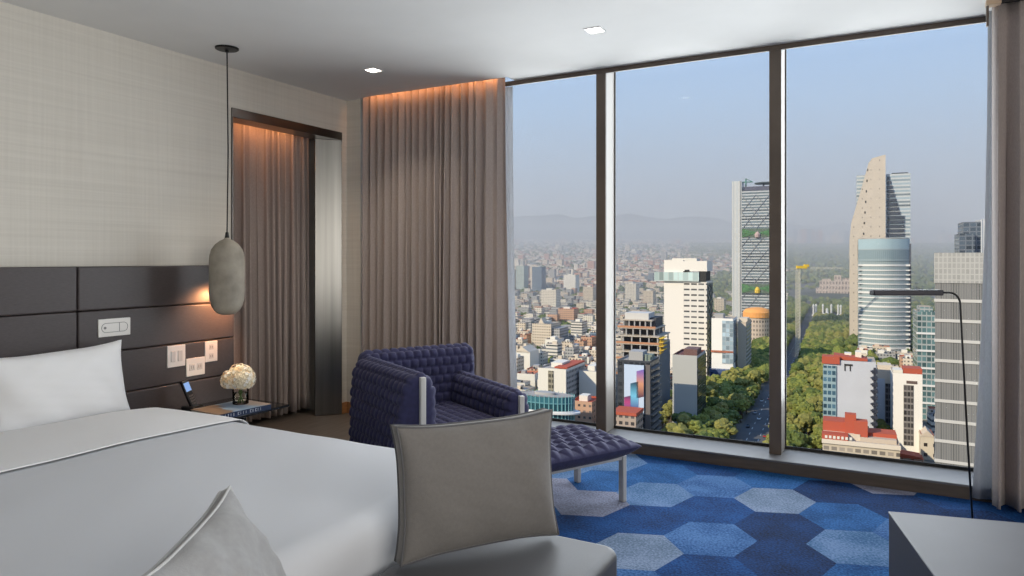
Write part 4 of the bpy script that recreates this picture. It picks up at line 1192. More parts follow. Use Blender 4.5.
# the board itself
P_ = A + UX * X(624.8) - VX_ * 0.9
bd = empty('billboard', (P_.x, P_.y, GZ), G, 'tall pale blue billboard showing three slanted colourful phones', 'billboard')
bw = X(644.5) - X(624.8); z0, z1 = H(411.5, d), H(363.5, d)
MB().box(0, bw, -0.25, 0.25, z0, z1).build('board', paint('pale blue print', (0.50, 0.60, 0.74), 0.5), bd)
MB().box(0.3, bw - 0.3, 0.25, 0.6, z0 + 1, z1 - 1).build('frame', BLACKM, bd)
def grad(nm, cs):
    m = bpy.data.materials.new(nm); nt, N, L = nodes(m); b = N['Principled BSDF']; b.inputs['Roughness'].default_value = 0.4
    tc = N.new('ShaderNodeTexCoord'); sp = N.new('ShaderNodeSeparateXYZ'); L.new(tc.outputs['Generated'], sp.inputs[0])
    r = N.new('ShaderNodeValToRGB'); e = r.color_ramp.elements
    for k, c in enumerate(cs):
        x = e[k] if k < 2 else e.new(0.5)
        x.position = k / (len(cs) - 1); x.color = (*c, 1)
    for k, c in enumerate(cs): pass
    L.new(sp.outputs['Z'], r.inputs['Fac']); L.new(r.outputs['Color'], b.inputs['Base Color']); return m
def ramp3(nm, a, b_, c):
    m = grad(nm, [a, c]); r = [n for n in m.node_tree.nodes if n.type == 'VALTORGB'][0]
    x = r.color_ramp.elements.new(0.5); x.color = (*b_, 1); return m
pc = [ramp3('magenta phone', (0.30, 0.10, 0.28), (0.45, 0.06, 0.20), (0.06, 0.05, 0.12)), ramp3('blue phone', (0.10, 0.06, 0.25), (0.16, 0.50, 0.70), (0.01, 0.02, 0.05)), ramp3('violet phone', (0.05, 0.02, 0.06), (0.60, 0.28, 0.16), (0.16, 0.10, 0.45))]
for (a0, a1, y0_, y1_), m_ in zip(((625.0, 632, 407, 396), (631.2, 639, 408.5, 382), (637.3, 644.4, 396, 369.5)), pc):
    xa, xb = X(a0) - X(624.8), X(a1) - X(624.8); sk = (xb - xa) * 0.30
    MB().prism([(xa, H(y0_, d)), (xb, H(y0_, d) + sk), (xb, H(y1_, d) + sk), (xa, H(y1_, d))], -0.45, -0.25, axis='y').build('printed_phone', m_, bd)
# small red roof beside it
d = 352; A, w = front(612, 636, d)
o = lot('low_building', A, 'low building with an orange-red roof below the billboard', 'building', w, 16)
block('main_block', o, w, 14, 0, H(414, d), (facade('shopfront', (0.42, 0.33, 0.27), (0.08, 0.07, 0.07), 3.0, 3.4, 0.6, 0.5), BRICK)); MB().box(-0.3, w + 0.3, -0.5, 14, H(414, d), H(411, d)).build('red_fascia', RED, o)
# grey wedge building
d = 405; A, w = front(672.5, 697, d)
o = lot('office_building', A, 'blank grey walled block with dark glass flank facing the avenue trees', 'office building', w, 30)
h = H(356, d)
block('main_block', o, w, 28, 0, h, (paint('grey render', (0.42, 0.42, 0.40)), paint('dark red roof', (0.16, 0.06, 0.05))))
MB().box(w - 0.3, w + 0.4, 0.6, 28, 0, h - 0.6).build('side_glass', facade('dark flank', (0.05, 0.055, 0.06), (0.025, 0.03, 0.034), 2.4, 3.4, 0.8, 0.8, 0.3, 0.1), o, uv=True)
MB().box(w * 0.35, w * 0.9, 8, 22, h, h + 3.4).build('roof_plant', paint('rust plant', (0.15, 0.08, 0.07)), o)
# white and glass block by the avenue
d = 585; A, w = front(711.5, 733, d)
o = lot('office_building', A, 'white block with a pale blue glass corner and blue base beside the avenue', 'office building', w, 30)
h = H(319, d)
block('main_block', o, w, 26, 0, h, (paint('bright white render', (0.80, 0.77, 0.72)), ROOF)); MB().box(w * 0.50, w + 0.3, -0.5, 24, 14, h - 1).build('glass_corner', facade('sky glass', (0.42, 0.47, 0.50), (0.30, 0.38, 0.43), 3, 3.6, 0.85, 0.85, 0.2, 0.08), o, uv=True)
MB().box(-0.5, w + 1, -6, 20, 0, H(368, d)).build('blue_base', facade('blue base', (0.06, 0.10, 0.22), (0.03, 0.06, 0.15), 3.5, 4, 0.7, 0.6), o, uv=True)
MB().box(-0.3, w + 0.3, -0.8, 0.3, H(352, d), H(350, d)).build('red_band', BRICK, o); MB().box(w * 0.1, w * 0.5, 6, 16, h, h + 4).build('roof_plant', GREYC, o)
d = 590; A, w = front(737.5, 746, d)
o = lot('apartment_block', A, 'slim beige slab with grey flank beside the white glass-cornered block', 'apartment block', w, 40)
block('main_block', o, w, 38, 0, H(323, d), (paint('beige slab', (0.52, 0.43, 0.34)), ROOF))
MB().box(w - 0.2, w + 0.3, 1, 37, 0, H(325, d)).build('side_windows', facade('grey flank windows', (0.33, 0.33, 0.33), (0.12, 0.13, 0.14), 2.8, 3.4, 0.7, 0.5), o, uv=True); MB().box(0, w, 10, 26, H(323, d), H(319, d)).build('roof_plant', CREAM, o)
# orange drum
d = 830; A = plan(757, d)
o = lot('round_building', A, 'low round building with an orange roof in front of the lattice tower', 'building', 16, 16)
MB().lathe([(0, 0), (15, 0), (15, H(317, d)), (0, H(317, d))], 28).build('drum_wall', facade('pale drum', (0.58, 0.47, 0.38), (0.2, 0.17, 0.15), 3, 5, 0.6, 0.5), o, uv=True)
MB().lathe([(16, H(317, d)), (16, H(312, d)), (13, H(309, d)), (6, H(307.5, d)), (0, H(307, d))], 28).lathe([(16, H(317, d)), (0, H(317, d))], 28).build('orange_roof', ORANGE, o)
# teal drum building near the window
d = 352; A = plan(545, d)
o = lot('curved_building', A, 'curved teal glass building with a white ring ledge behind the armchair', 'office building', 20, 20)
EXCL[-1] = (uvp(A)[0] - 26, uvp(A)[0] + 26, uvp(A)[1] - 26, uvp(A)[1] + 26)
h = H(394, d); Rr = 13.5
F_te = facade('teal drum glass', (0.12, 0.30, 0.34), (0.03, 0.12, 0.15), 1.9, 4.2, 0.84, 0.86, 0.3, 0.08)
def disc(r0, z0, z1, m, nm, r1=None):
    mb = MB(); mb.lathe([(0, z0), (r0, z0), (r1 or r0, z1), (0, z1)], 40); return mb.build(nm, m, o, uv=False)
mb = MB()
n = 40
for k in range(n):
    a0, a1 = 2 * PI * k / n, 2 * PI * (k + 1) / n
    mb.quad([(Rr * math.cos(a0), Rr * math.sin(a0), 0), (Rr * math.cos(a1), Rr * math.sin(a1), 0), (Rr * math.cos(a1), Rr * math.sin(a1), h), (Rr * math.cos(a0), Rr * math.sin(a0), h)])
mb.build('glass_drum', F_te, o, uv=True, fix=False)
disc(Rr * 1.0, h - 0.3, h, ROOF, 'roof_deck')
disc(Rr * 1.22, h - 8.2, h - 7.5, STEELW, 'ring_ledge'); disc(Rr * 1.06, h - 7.5, h - 6.9, STEELW, 'ring_ledge')
mb = MB()
for k in range(40):
    a = 2 * PI * k / 40; mb.box(Rr * 1.02 * math.cos(a) - 0.12, Rr * 1.02 * math.cos(a) + 0.12, Rr * 1.02 * math.sin(a) - 0.12, Rr * 1.02 * math.sin(a) + 0.12, 0, h + 0.6)
mb.build('mullions', paint('teal mullion', (0.20, 0.42, 0.44), 0.4), o)
disc(5, h, h + 1.2, GREYC, 'roof_plant')
o.scale = (1.12, 0.5, 1)

# assorted named mid-rise blocks on the near side of the city (xl, xr, d, y_top, depth, label...)
def mid(xl, xr, d, yt, dp, wall, roof, label, name='apartment_block', cat='apartment block', extra=None):
    A, w = front(xl, xr, d); o = lot(name, A, label, cat, w, dp)
    o.location.z += rise(A.x, A.y); h = H(yt, d) - rise(A.x, A.y); block('main_block', o, w, dp, 0, h, (wall, roof))
    MB().box(w * 0.25, w * 0.65, dp * 0.3, dp * 0.7, h, h + 3).build('stair_hut', WHITE, o)
    if extra: extra(o, w, dp, h)
    return o
F_w1 = facade('white flats', (0.74, 0.68, 0.58), (0.14, 0.13, 0.12), 3.4, 3.1, 0.45, 0.40)
F_w2 = facade('cream flats', (0.66, 0.56, 0.44), (0.16, 0.14, 0.12), 2.8, 3.0, 0.5, 0.42)
F_g1 = facade('grey flats', (0.40, 0.39, 0.38), (0.10, 0.105, 0.11), 2.6, 3.1, 0.6, 0.45)
F_b1 = facade('blue glass flats', (0.20, 0.26, 0.33), (0.06, 0.09, 0.14), 2.4, 3.3, 0.75, 0.6)
F_p1 = facade('terracotta flats', (0.55, 0.33, 0.22), (0.12, 0.10, 0.09), 3.0, 3.1, 0.45, 0.4)
F_y1 = facade('strip windows', (0.70, 0.65, 0.57), (0.11, 0.12, 0.13), 60, 3.2, 0.999, 0.42)
F_o1 = facade('office grid', (0.50, 0.48, 0.45), (0.09, 0.11, 0.13), 2.0, 3.4, 0.7, 0.6)
def twin(o, w, dp, h):
    MB().box(w * 0.37, w * 0.56, -0.3, 0.5, 2, h - 0.5).build('window_strip', facade('olive ladder', (0.30, 0.27, 0.20), (0.10, 0.09, 0.07), 2.2, 3.2, 0.8, 0.6), o, uv=True)
    MB().box(w - 0.2, w + 0.4, 0.8, dp - 0.5, 0, h - 0.5).build('side_windows', F_g1, o, uv=True)
    MB().box(w * 0.55, w, 2, dp, h + 0.9, h + 1.8).build('red_roof', RED, o)
mid(538, 566, 424, 369, 34, WHITE, ROOF, 'white block split by an olive window strip behind the teal drum', extra=twin)
mid(579, 597, 432, 372, 26, WHITE, ROOF, 'plain white block right beside the first window mullion')
mid(571, 592, 372, 402, 16, F_p1, RED, 'low red-roofed house just right of the teal drum', 'low_building', 'building')
mid(545, 557, 720, 340, 20, WHITE, ROOF, 'small white block with a dark blue wing behind it', extra=lambda o, w, dp, h: MB().box(w, w * 2.3, -1, dp, 0, h - 4).build('blue_wing', F_b1, o, uv=True))
mid(532, 551, 780, 324, 30, F_w2, ROOF, 'wide cream apartment block with pointed roof huts', extra=lambda o, w, dp, h: (MB().prism([(w * 0.3, h), (w * 0.6, h), (w * 0.45, h + 7)], 2, 14, axis='y').build('gable', CREAM, o), MB().box(w, w + 9, 3, dp, 0, h - 4).build('grey_wing', F_g1, o, uv=True)))
mid(571, 582, 850, 322, 20, F_y1, ROOF, 'white strip-windowed block above the olive-striped one')
mid(563.5, 575.5, 1800, 275, 30, paint('pale tower render', (0.72, 0.68, 0.62)), ROOF, 'pale square tower standing alone above the low city', 'apartment_tower', 'apartment tower')
mid(532, 541.5, 1850, 267, 30, F_b1, ROOF, 'blue-grey twin tower with a cream end wall in the low city', 'apartment_tower', 'apartment tower', extra=lambda o, w, dp, h: MB().box(-4, 0, 0, 20, 0, h - 1).build('cream_end', CREAM, o))
mid(516, 524, 1900, 266, 30, facade('mint flats', (0.48, 0.54, 0.50), (0.20, 0.25, 0.25), 3, 3.2, 0.6, 0.5), ROOF, 'mint green tower beside the taupe curtain edge', 'apartment_tower', 'apartment tower')
mid(508, 514, 1950, 270, 30, F_w2, ROOF, 'cream tower half hidden by the taupe curtain edge', 'apartment_tower', 'apartment tower')
mid(541, 556, 1350, 290, 24, F_w1, ROOF, 'wide white block in front of the pale square tower')
mid(583, 593, 1500, 287, 24, F_w2, BRICK, 'cream block with brick roof close to the first mullion')
mid(514, 530, 620, 352, 20, WHITE, ROOF, 'white gabled house above the armchair', 'house', 'house', extra=lambda o, w, dp, h: MB().prism([(0, h), (w, h), (w * 0.5, h + 5)], 0, dp, axis='y').build('gable_roof', CREAM, o))
mid(558, 574, 1080, 309, 22, F_p1, RED, 'red-roofed terracotta block in the middle of the low city')
mid(625, 636, 1550, 284, 28, F_w1, ROOF, 'white tower block right of the first mullion', 'apartment_tower', 'apartment tower')
mid(643, 653, 1400, 291, 24, F_w2, ROOF, 'cream block left of the white glass-boxed tower')
mid(714, 724, 1250, 299, 24, F_w2, ROOF, 'cream block between the white tower and the lattice tower')

# ---- ordinary low city blocks: one thing each, the near ones -----------------
KINDS = [(F_w1, ROOF, 'white flat-roofed building with small windows among the low city blocks'),
         (F_w2, ROOF, 'cream flat-roofed building among the low city blocks'),
         (F_g1, ROOF, 'grey concrete building among the low city blocks'),
         (F_p1, BRICK, 'terracotta building with brick red roof among the low city blocks'),
         (F_y1, ROOF, 'white building with long window strips among the low city blocks'),
         (F_o1, ROOF, 'grey gridded office building among the low city blocks'),
         (F_w2, BRICK, 'cream building with a brick red roof among the low city blocks'),
         (F_b1, ROOF, 'blue glass building among the low city blocks'),
         (WHITE, BRICK, 'plain white building with a brick red roof among the low city blocks')]
WT = [5, 5, 3, 2, 3, 2, 3, 1, 4]
R = random.Random(21)
cand = []
for iu in range(-95, 50):
    for iv in range(8, 110):
        u = iu * 16.5 + (iu // 5) * 7.0 + R.uniform(-1.5, 1.5); v = iv * 16.5 + (iv // 4) * 6.0 + R.uniform(-1.5, 1.5)
        p = UX * u + VX_ * v; dd = p.dot(FW)
        if dd < 395 or dd > 1750: continue
        px = 512 + FPX * p.dot(RT) / dd
        if not (488 < px < 1010): continue
        if AV_U - 62 < u < AV_U + 48: continue
        if u > AV_U and (dd > 760 or px < 850): continue
        if u < AV_U and dd > 700 and px > 690 and R.random() < 0.6: continue
        w_, dp_ = R.uniform(9, 15.5), R.uniform(9, 15)
        if any(a0 < u + w_ and u < a1 and b0 < v + dp_ and v < b1 for a0, a1, b0, b1 in EXCL): continue
        cand.append((dd, px, u, v, w_, dp_))
cand.sort()
TREESPOT = []
near, farb = [], []
for c in cand:
    if R.random() < 0.30: TREESPOT.append(c); continue
    (near if len(near) < 290 else farb).append(c)
print('buildings', len(near), len(farb))
for c in near: EXCL.append((c[2] - 3, c[2] + c[4] + 3, c[3] - 3, c[3] + c[5] + 3))
for dd, px, u, v, w_, dp_ in near:
    kd = R.choices(KINDS, WT)[0]
    h = R.choice((5, 6, 7, 9, 11, 13, 16)) * R.uniform(0.9, 1.15) * (1.25 if R.random() < 0.1 else 1) * (0.8 if dd < 520 else 1)
    p = UX * u + VX_ * v
    o = empty('city_building', (p.x, p.y, GZ + rise(p.x, p.y)), G + math.radians(R.choice((0, 0, 0, 3, -4, 8))), kd[2], 'building', 'ordinary buildings of the low city')
    block('main_block', o, w_, dp_, 0, h, (kd[0], kd[1]), parapet=0.7)
    if dd < 1000:
        x, y = R.uniform(1, w_ - 6), R.uniform(2, dp_ - 6)
        MB().box(x, x + R.uniform(3, 5), y, y + R.uniform(3, 5), h, h + R.uniform(2.2, 3.2)).build('stair_hut', R.choice((WHITE, CREAM, GREYC)), o)
        x, y = R.uniform(1, w_ - 2), R.uniform(1, 3)
        MB().lathe([(0, h), (0.8, h), (0.8, h + 1.5), (0.3, h + 1.9), (0, h + 1.9)], 8, (x, y)).build('water_tank', TANK, o)

# ---- the rest of the city fabric, countless: one object
CM = [paint('far white', (0.70, 0.63, 0.54)), paint('far cream', (0.58, 0.48, 0.38)), paint('far grey', (0.34, 0.33, 0.32)), paint('far terracotta', (0.42, 0.22, 0.15)), paint('far glass', (0.14, 0.17, 0.20)), ROOF, BRICK, F_w1, F_w2, F_g1, F_p1, F_y1, F_o1]
mb = MB()
def fbox(p, w_, dp_, h, mi, ti, z=None):
    z = GZ + rise(p.x, p.y) if z is None else z
    c = [p, p + UX * w_, p + UX * w_ + VX_ * dp_, p + VX_ * dp_]
    b = len(mb.v)
    mb.v.extend((q.x, q.y, z - 2) for q in c); mb.v.extend((q.x, q.y, z + h) for q in c)
    for f, m_ in (((4, 5, 6, 7), ti), ((0, 1, 5, 4), mi), ((1, 2, 6, 5), mi), ((2, 3, 7, 6), mi), ((3, 0, 4, 7), mi)):
        mb.f.append(tuple(b + i for i in f)); mb.mi.append(m_)
for dd, px, u, v, w_, dp_ in farb:
    fbox(UX * u + VX_ * v, w_, dp_, R.choice((5, 6, 8, 10, 13, 17)), R.choices(range(7, 13), (5, 4, 3, 2, 4, 2))[0], R.choice((5, 5, 6)))
R = random.Random(5)
# density grows sparser with distance; clusters of taller blocks here and there
for _ in range(17000):
    y = 233 + 54 * R.random() ** 0.8
    # distance from the row in view: invert the rising ground
    lo_, hi_ = 1250.0, 9200.0
    for __ in range(22):
        m_ = (lo_ + hi_) / 2; zg = -100 + (0.047 * max(0, m_ - 1500))
        if HOR - zg / m_ * FPX > y: lo_ = m_
        else: hi_ = m_
    dd = lo_ * R.uniform(0.97, 1.03)
    px = R.uniform(480, 1010); p = plan(px, dd); u = uvp(p)[0]
    forest = px > 0.5 * (AV_U * 0 + 690) and u > AV_U - 330 and dd < 6300
    if forest and (dd < 5600 or R.random() < 0.5): continue
    if abs(u - AV_U) < 60 and dd < 3000: continue
    if R.random() < 0.35 * (0.5 + 0.5 * fbm(u * 0.004, dd * 0.003, 4)): continue
    sz = R.uniform(9, 22) * (1 + dd / 9000)
    h = R.choice((5, 6, 8, 10, 12)) * R.uniform(0.8, 1.2)
    if R.random() < 0.03: h *= R.uniform(2.0, 3.6)
    fbox(p, sz, sz * R.uniform(0.6, 1.2), h, R.choices(range(5), (4, 5, 3, 4, 1))[0], R.choice((5, 5, 6, 1)))
# far cluster of towers beyond the woods
for _ in range(46):
    dd = R.uniform(6400, 7600); px = R.choice((R.gauss(880, 60), R.uniform(790, 985), R.gauss(815, 12))); p = plan(px, dd)
    fbox(p, R.uniform(25, 50), R.uniform(25, 45), R.uniform(40, 150), R.choices(range(5), (4, 4, 3, 2, 3))[0], 5)
tag(mb.build('distant_city_fabric', CM, fix=False, uv=True), 'countless tiny houses and blocks stretching away to hazy hills', 'city', kind='stuff')

# ---- castle on its wooded hill and the six column monument --------------------
d = 1750; A = plan(819.5, d); zc = zat(290, d)
o = empty('palace', (A.x, A.y, zc), G, 'long cream hilltop palace above the dark park woods', 'palace')
wp = 74
M_pal = facade('palace arcade', (0.66, 0.53, 0.44), (0.22, 0.16, 0.13), 7, 12, 0.5, 0.55)
block('main_wing', o, wp, 30, 0, 22, (M_pal, ROOF)); block('lower_terrace', o, wp + 16, 40, -16, 4, (M_pal, ROOF), x=-8, y=-10)
block('tower', o, 16, 16, 22, 36, (M_pal, ROOF), x=wp * 0.45, y=8); block('pavilion', o, 26, 22, 22, 29, (M_pal, ROOF), x=wp * 0.7, y=4); block('pavilion', o, 20, 22, 22, 27, (M_pal, ROOF), x=6, y=4)
mb = MB(); c0 = plan(836, d + 30)
for k in range(5):
    pass
mb.lathe([(200, zc - 30), (140, zc - 18), (85, zc - 8), (0, zc - 5)], 28, (c0.x, c0.y))
tag(mb.build('hill', M_hill, smooth=True), kind='structure')
d = 1230; zb = GZ
A = plan(827, d); o = empty('monument', (A.x, A.y, GZ + rise(A.x, A.y)), G, 'white monument of six slender columns at the end of the avenue', 'monument')
MB().lathe([(0, 0), (14, 0), (14, 2), (9, 3), (9, 8), (3, 10), (2.4, 24), (0, 25)], 20).build('centre_statue', STEELW, o)
o.scale = (0.75, 0.75, 0.58); EXCL.append((uvp(A)[0] - 30, uvp(A)[0] + 30, uvp(A)[1] - 90, uvp(A)[1] + 30))
for k in range(6):
    a = PI * k / 5; x, y = 29 * math.cos(a), 17 * math.sin(a)
    MB().lathe([(0, 0), (3.6, 0), (3.6, 4), (2.1, 6), (1.9, 28), (2.6, 29.5), (2.2, 33), (0.6, 36), (0, 36)], 12, (x, y)).build('column', STEELW, o)
# tower crane
d = 700; A = plan(798, d)
o = empty('tower_crane', (A.x, A.y, GZ), math.radians(28.5), 'pale tower crane with a yellow head over the avenue trees', 'crane')
M_cr = paint('pale crane steel', (0.60, 0.56, 0.46)); hc = H(269, d)
mb = MB(); q = 1.5
for sx in (-q, q):
    for sy in (-q, q): mb.tube([(sx, sy, 0), (sx, sy, hc)], 0.28, 5)
for k in range(int(hc / 3)):
    z = 3 * k; mb.tube([(-q, -q, z), (q, -q, z + 3)], 0.16, 4); mb.tube([(q, -q, z), (q, q, z + 3)], 0.16, 4); mb.tube([(q, q, z), (-q, q, z + 3)], 0.16, 4)
mb.build('mast', M_cr, o)
mb = MB()
for y in (-0.8, 0.8): mb.tube([(-11, y, hc), (46, y, hc)], 0.22, 5)
mb.tube([(-2, 0, hc + 1.6), (44, 0, hc + 1.4)], 0.2, 5)
for k in range(23): mb.tube([(-2 + 2 * k, -0.8, hc), (-1 + 2 * k, 0, hc + 1.5), (2 * k, -0.8, hc)], 0.1, 4)
mb.build('jib', M_cr, o)
MB().box(-1.4, 8.5, -1.5, 1.5, hc + 0.5, hc + 3.2).box(6, 10.5, -1.3, 1.3, hc + 2, hc + 4.6).build('head', YEL, o)
MB().box(-11, -8, -1.2, 1.2, hc - 2.2, hc + 0.2).build('counterweight', GREYC, o)

# ---- trees ------------------------------------------------------------
def leafmat(nm, a, b_):
    m = bpy.data.materials.new(nm); nt, N, L = nodes(m); b = N['Principled BSDF']; b.inputs['Roughness'].default_value = 0.8; b.inputs['Specular IOR Level'].default_value = 0.2
    tc = N.new('ShaderNodeTexCoord'); n = N.new('ShaderNodeTexNoise'); n.inputs['Scale'].default_value = 0.9; n.inputs['Detail'].default_value = 6; n.inputs['Roughness'].default_value = 0.75
    L.new(tc.outputs['Object'], n.inputs['Vector'])
    r = N.new('ShaderNodeValToRGB'); e = r.color_ramp.elements; e[0].position = 0.35; e[0].color = (*a, 1); e[1].position = 0.68; e[1].color = (*b_, 1)
    L.new(n.outputs['Fac'], r.inputs['Fac']); L.new(r.outputs['Color'], b.inputs['Base Color'])
    bp = N.new('ShaderNodeBump'); bp.inputs['Strength'].default_value = 1.0; bp.inputs['Distance'].default_value = 0.8
    L.new(n.outputs['Fac'], bp.inputs['Height']); L.new(bp.outputs['Normal'], b.inputs['Normal'])
    return m
LM = [leafmat('sunny green leaves', (0.085, 0.115, 0.025), (0.30, 0.31, 0.075)), leafmat('olive leaves', (0.10, 0.11, 0.03), (0.33, 0.30, 0.085)), leafmat('dark green leaves', (0.045, 0.075, 0.022), (0.17, 0.20, 0.05))]
M_bark = paint('brown bark', (0.10, 0.07, 0.05), 0.9)
def ico(sub):
    bm = bmesh.new(); bmesh.ops.create_icosphere(bm, subdivisions=sub, radius=1.0)
    V = np.array([v.co[:] for v in bm.verts]); F_ = [tuple(v.index for v in f.verts) for f in bm.faces]; bm.free(); return V, F_
IV3, IF3 = ico(3); IV2, IF2 = ico(2); IV1, IF1 = ico(1)
protos = []
LBL = ['sunlit round-crowned green tree in the rows along the avenue', 'olive broad-crowned tree in the rows along the avenue', 'dark green tree in the rows along the avenue']
for k in range(6):
    R = random.Random(100 + k)
    t = empty('avenue_tree', (0, 0, 0), 0, LBL[k % 3], 'tree', 'trees along the avenue')
    MB().tube([(0, 0, 0), (0.1, 0.1, 3), (0, 0, 7)], [0.45, 0.35, 0.25], 7).tube([(0.05, 0, 4), (1.8, 0.6, 7.5)], [0.22, 0.12], 6).tube([(0.05, 0, 4.4), (-1.6, -0.7, 8)], [0.22, 0.12], 6).build('trunk', M_bark, t)
    mb = MB()
    for q in range(20):
        a = R.uniform(0, 6.28); rr_ = R.uniform(1.2, 3.9) if q else 0
        c = np.array([rr_ * math.cos(a), rr_ * math.sin(a), 8.7 + R.uniform(-2.0, 3.0) - 0.3 * rr_])
        s = R.uniform(1.0, 1.9) if q else 3.1
        sc_ = np.array([s, s, s * 0.82]); ph = R.uniform(0, 9)
        b = len(mb.v)
        for vtx in IV2:
            f = 1 + 0.17 * math.sin(5 * vtx[0] + 4 * vtx[1] + ph) * math.cos(5 * vtx[2] - ph) + 0.22 * R.uniform(-1, 1)
            mb.v.append(tuple(vtx * sc_ * f + c))
        for f in IF2: mb.f.append(tuple(b + i for i in f)); mb.mi.append(0)
    mb.build('crown', LM[k % 3], t, smooth=False, fix=False)
    protos.append(t)
R = random.Random(77)
spots = []
for v in np.arange(300, 1500, 8.5):
    for du in (-33, -26, -19, -12.5, 13, 19, 26, 33):
        if R.random() < 0.12: continue
        spots.append((du + R.uniform(-2, 2), v + R.uniform(-3, 3), R.uniform(0.85, 1.3)))
    if v > 330:
        for du in (44, 53, 62, 71):      # strip of park to the right of the avenue
            if R.random() < 0.25: continue
            spots.append((du + R.uniform(-3, 3), v + R.uniform(-4, 4), R.uniform(0.85, 1.35)))
    if 410 < v < 560:
        for du in (-42, -50): spots.append((du + R.uniform(-2, 2), v + R.uniform(-3, 3), R.uniform(0.8, 1.1)))
vis = []
for du, v, s in spots:
    p = UX * (AV_U + du) + VX_ * v; d_ = p.dot(FW)
    if d_ < 340: continue
    px = 512 + FPX * p.dot(RT) / d_; u = AV_U + du
    if not (600 < px < 990): continue
    if any(a0 + 2 < u < a1 - 2 and b0 + 2 < v < b1 - 2 for a0, a1, b0, b1 in EXCL): continue
    py = HOR + 95 * FPX / d_
    vis.append((d_, p, s, px, py))
vis.sort(key=lambda t: t[0])
print('trees', len(vis))
rest = vis[280:]
for k, (d_, p, s, px, py) in enumerate(vis[:280]):
    pr = protos[R.choices(range(6), (4, 4, 2, 4, 4, 1))[0]] if k >= 6 else protos[k]
    o = pr if k < 6 else copy_tree(pr)
    o.location = (p.x, p.y, GZ + rise(p.x, p.y)); o.rotation_euler = (0, 0, R.uniform(0, 6.28)); o.scale = (s, s, s * R.uniform(0.9, 1.1))
# woodland and far trees: uncountable
V_, F_all, MI = [], [], []
nvt = 0
def blob(p, r, z, mi):
    global nvt
    f = 1 + 0.22 * np.array([R.uniform(-1, 1) for _ in range(len(IV1))])[:, None]
    V_.append(IV1 * f * np.array([r, r, r * 0.85]) + np.array([p.x, p.y, z + r * 0.5]))
    F_all.extend(tuple(nvt + i for i in ff) for ff in IF1); MI.extend([mi] * len(IF1)); nvt += len(IV1)
for d_, p, s, px, py in rest: blob(p, 5.5 * s, GZ + rise(p.x, p.y) + 4, R.choice((0, 1, 2)))
for dd, px, u, v, w_, dp_ in TREESPOT:
    for q in range(3):
        p = UX * (u + R.uniform(0, w_)) + VX_ * (v + R.uniform(0, dp_)); uu, vv = uvp(p)
        if any(a0 - 3 < uu < a1 + 3 and b0 - 3 < vv < b1 + 3 for a0, a1, b0, b1 in EXCL): continue
        blob(p, R.uniform(3.0, 5.0), GZ + rise(p.x, p.y) + 2, R.choice((0, 2, 2)))
cnt = 0
while cnt < 7500:
    dd = 640 + 5800 * R.random() ** 1.7; px = R.uniform(690, 1000); p = plan(px, dd); u, v = uvp(p)
    if AV_U - 14 < u < AV_U + 14 and dd < 1500: continue
    if u < AV_U - (40 if dd < 900 else 330) and dd < 4000 and R.random() < 0.9: continue
    if any(a0 - 8 < u < a1 + 8 and b0 - 8 < v < b1 + 8 for a0, a1, b0, b1 in EXCL): continue
    c = (p - c0).length
    z = GZ + rise(p.x, p.y)
    if c < 260: z = max(z, zc - 12 - max(0, c - 85) * 0.5) - 8
    if c < 120: continue
    blob(p, R.uniform(5, 8) * (1 + dd / 5000), z, R.choices((0, 1, 2), (1, 1, 4))[0]); cnt += 1
for _ in range(2600):
    dd = 1000 + 5200 * R.random() ** 1.5; px = R.uniform(480, 790); p = plan(px, dd); u, v = uvp(p)
    if any(a0 - 6 < u < a1 + 6 and b0 - 6 < v < b1 + 6 for a0, a1, b0, b1 in EXCL): continue
    blob(p, R.uniform(4, 7) * (1 + dd / 6000), GZ + rise(p.x, p.y), 2)
Vn = np.concatenate(V_)
me = bpy.data.meshes.new('park_woodland'); me.from_pydata(Vn.tolist(), [], F_all)
for m in LM: me.materials.append(m)
me.polygons.foreach_set('material_index', MI)
o = bpy.data.objects.new('park_woodland', me); COL.objects.link(o)
tag(o, 'dense park woodland and scattered tree tops across the city', 'woodland', kind='stuff')
# cars on the avenue
CC = [paint('white car', (0.7, 0.7, 0.7), 0.3), paint('dark car', (0.03, 0.03, 0.035), 0.3), paint('red car', (0.4, 0.03, 0.03), 0.3), paint('silver car', (0.4, 0.41, 0.42), 0.3)]
CN = ['white', 'black', 'red', 'silver']
R = random.Random(12); v = 372
for k in range(16):
    ci = R.choices(range(4), (5, 3, 1, 4))[0]; lane = R.choice((-5.6, -1.6, 1.6, 5.6)); v += R.uniform(9, 24)
    p = avpt(lane, v, 0.3)
    o = empty('car', p, G + (PI if lane < 0 else 0), CN[ci] + ' car driving along the avenue between tree rows', 'car', 'cars on the avenue')
    MB().prism([(-2.2, 0.35), (2.2, 0.35), (2.25, 0.8), (1.3, 0.95), (-2.1, 1.0)], -0.88, 0.88, axis='x').build('body', CC[ci], o)
    MB().prism([(-1.9, 1.0), (1.0, 0.97), (0.4, 1.48), (-1.3, 1.5)], -0.78, 0.78, axis='x').build('cabin', DGLASS, o)
    for sx in (-0.85, 0.85):
        for sy in (-1.35, 1.4): MB().tube([(sx - 0.1, sy, 0.34), (sx + 0.1, sy, 0.34)], 0.34, 10).build('wheel', BLACKM, o)
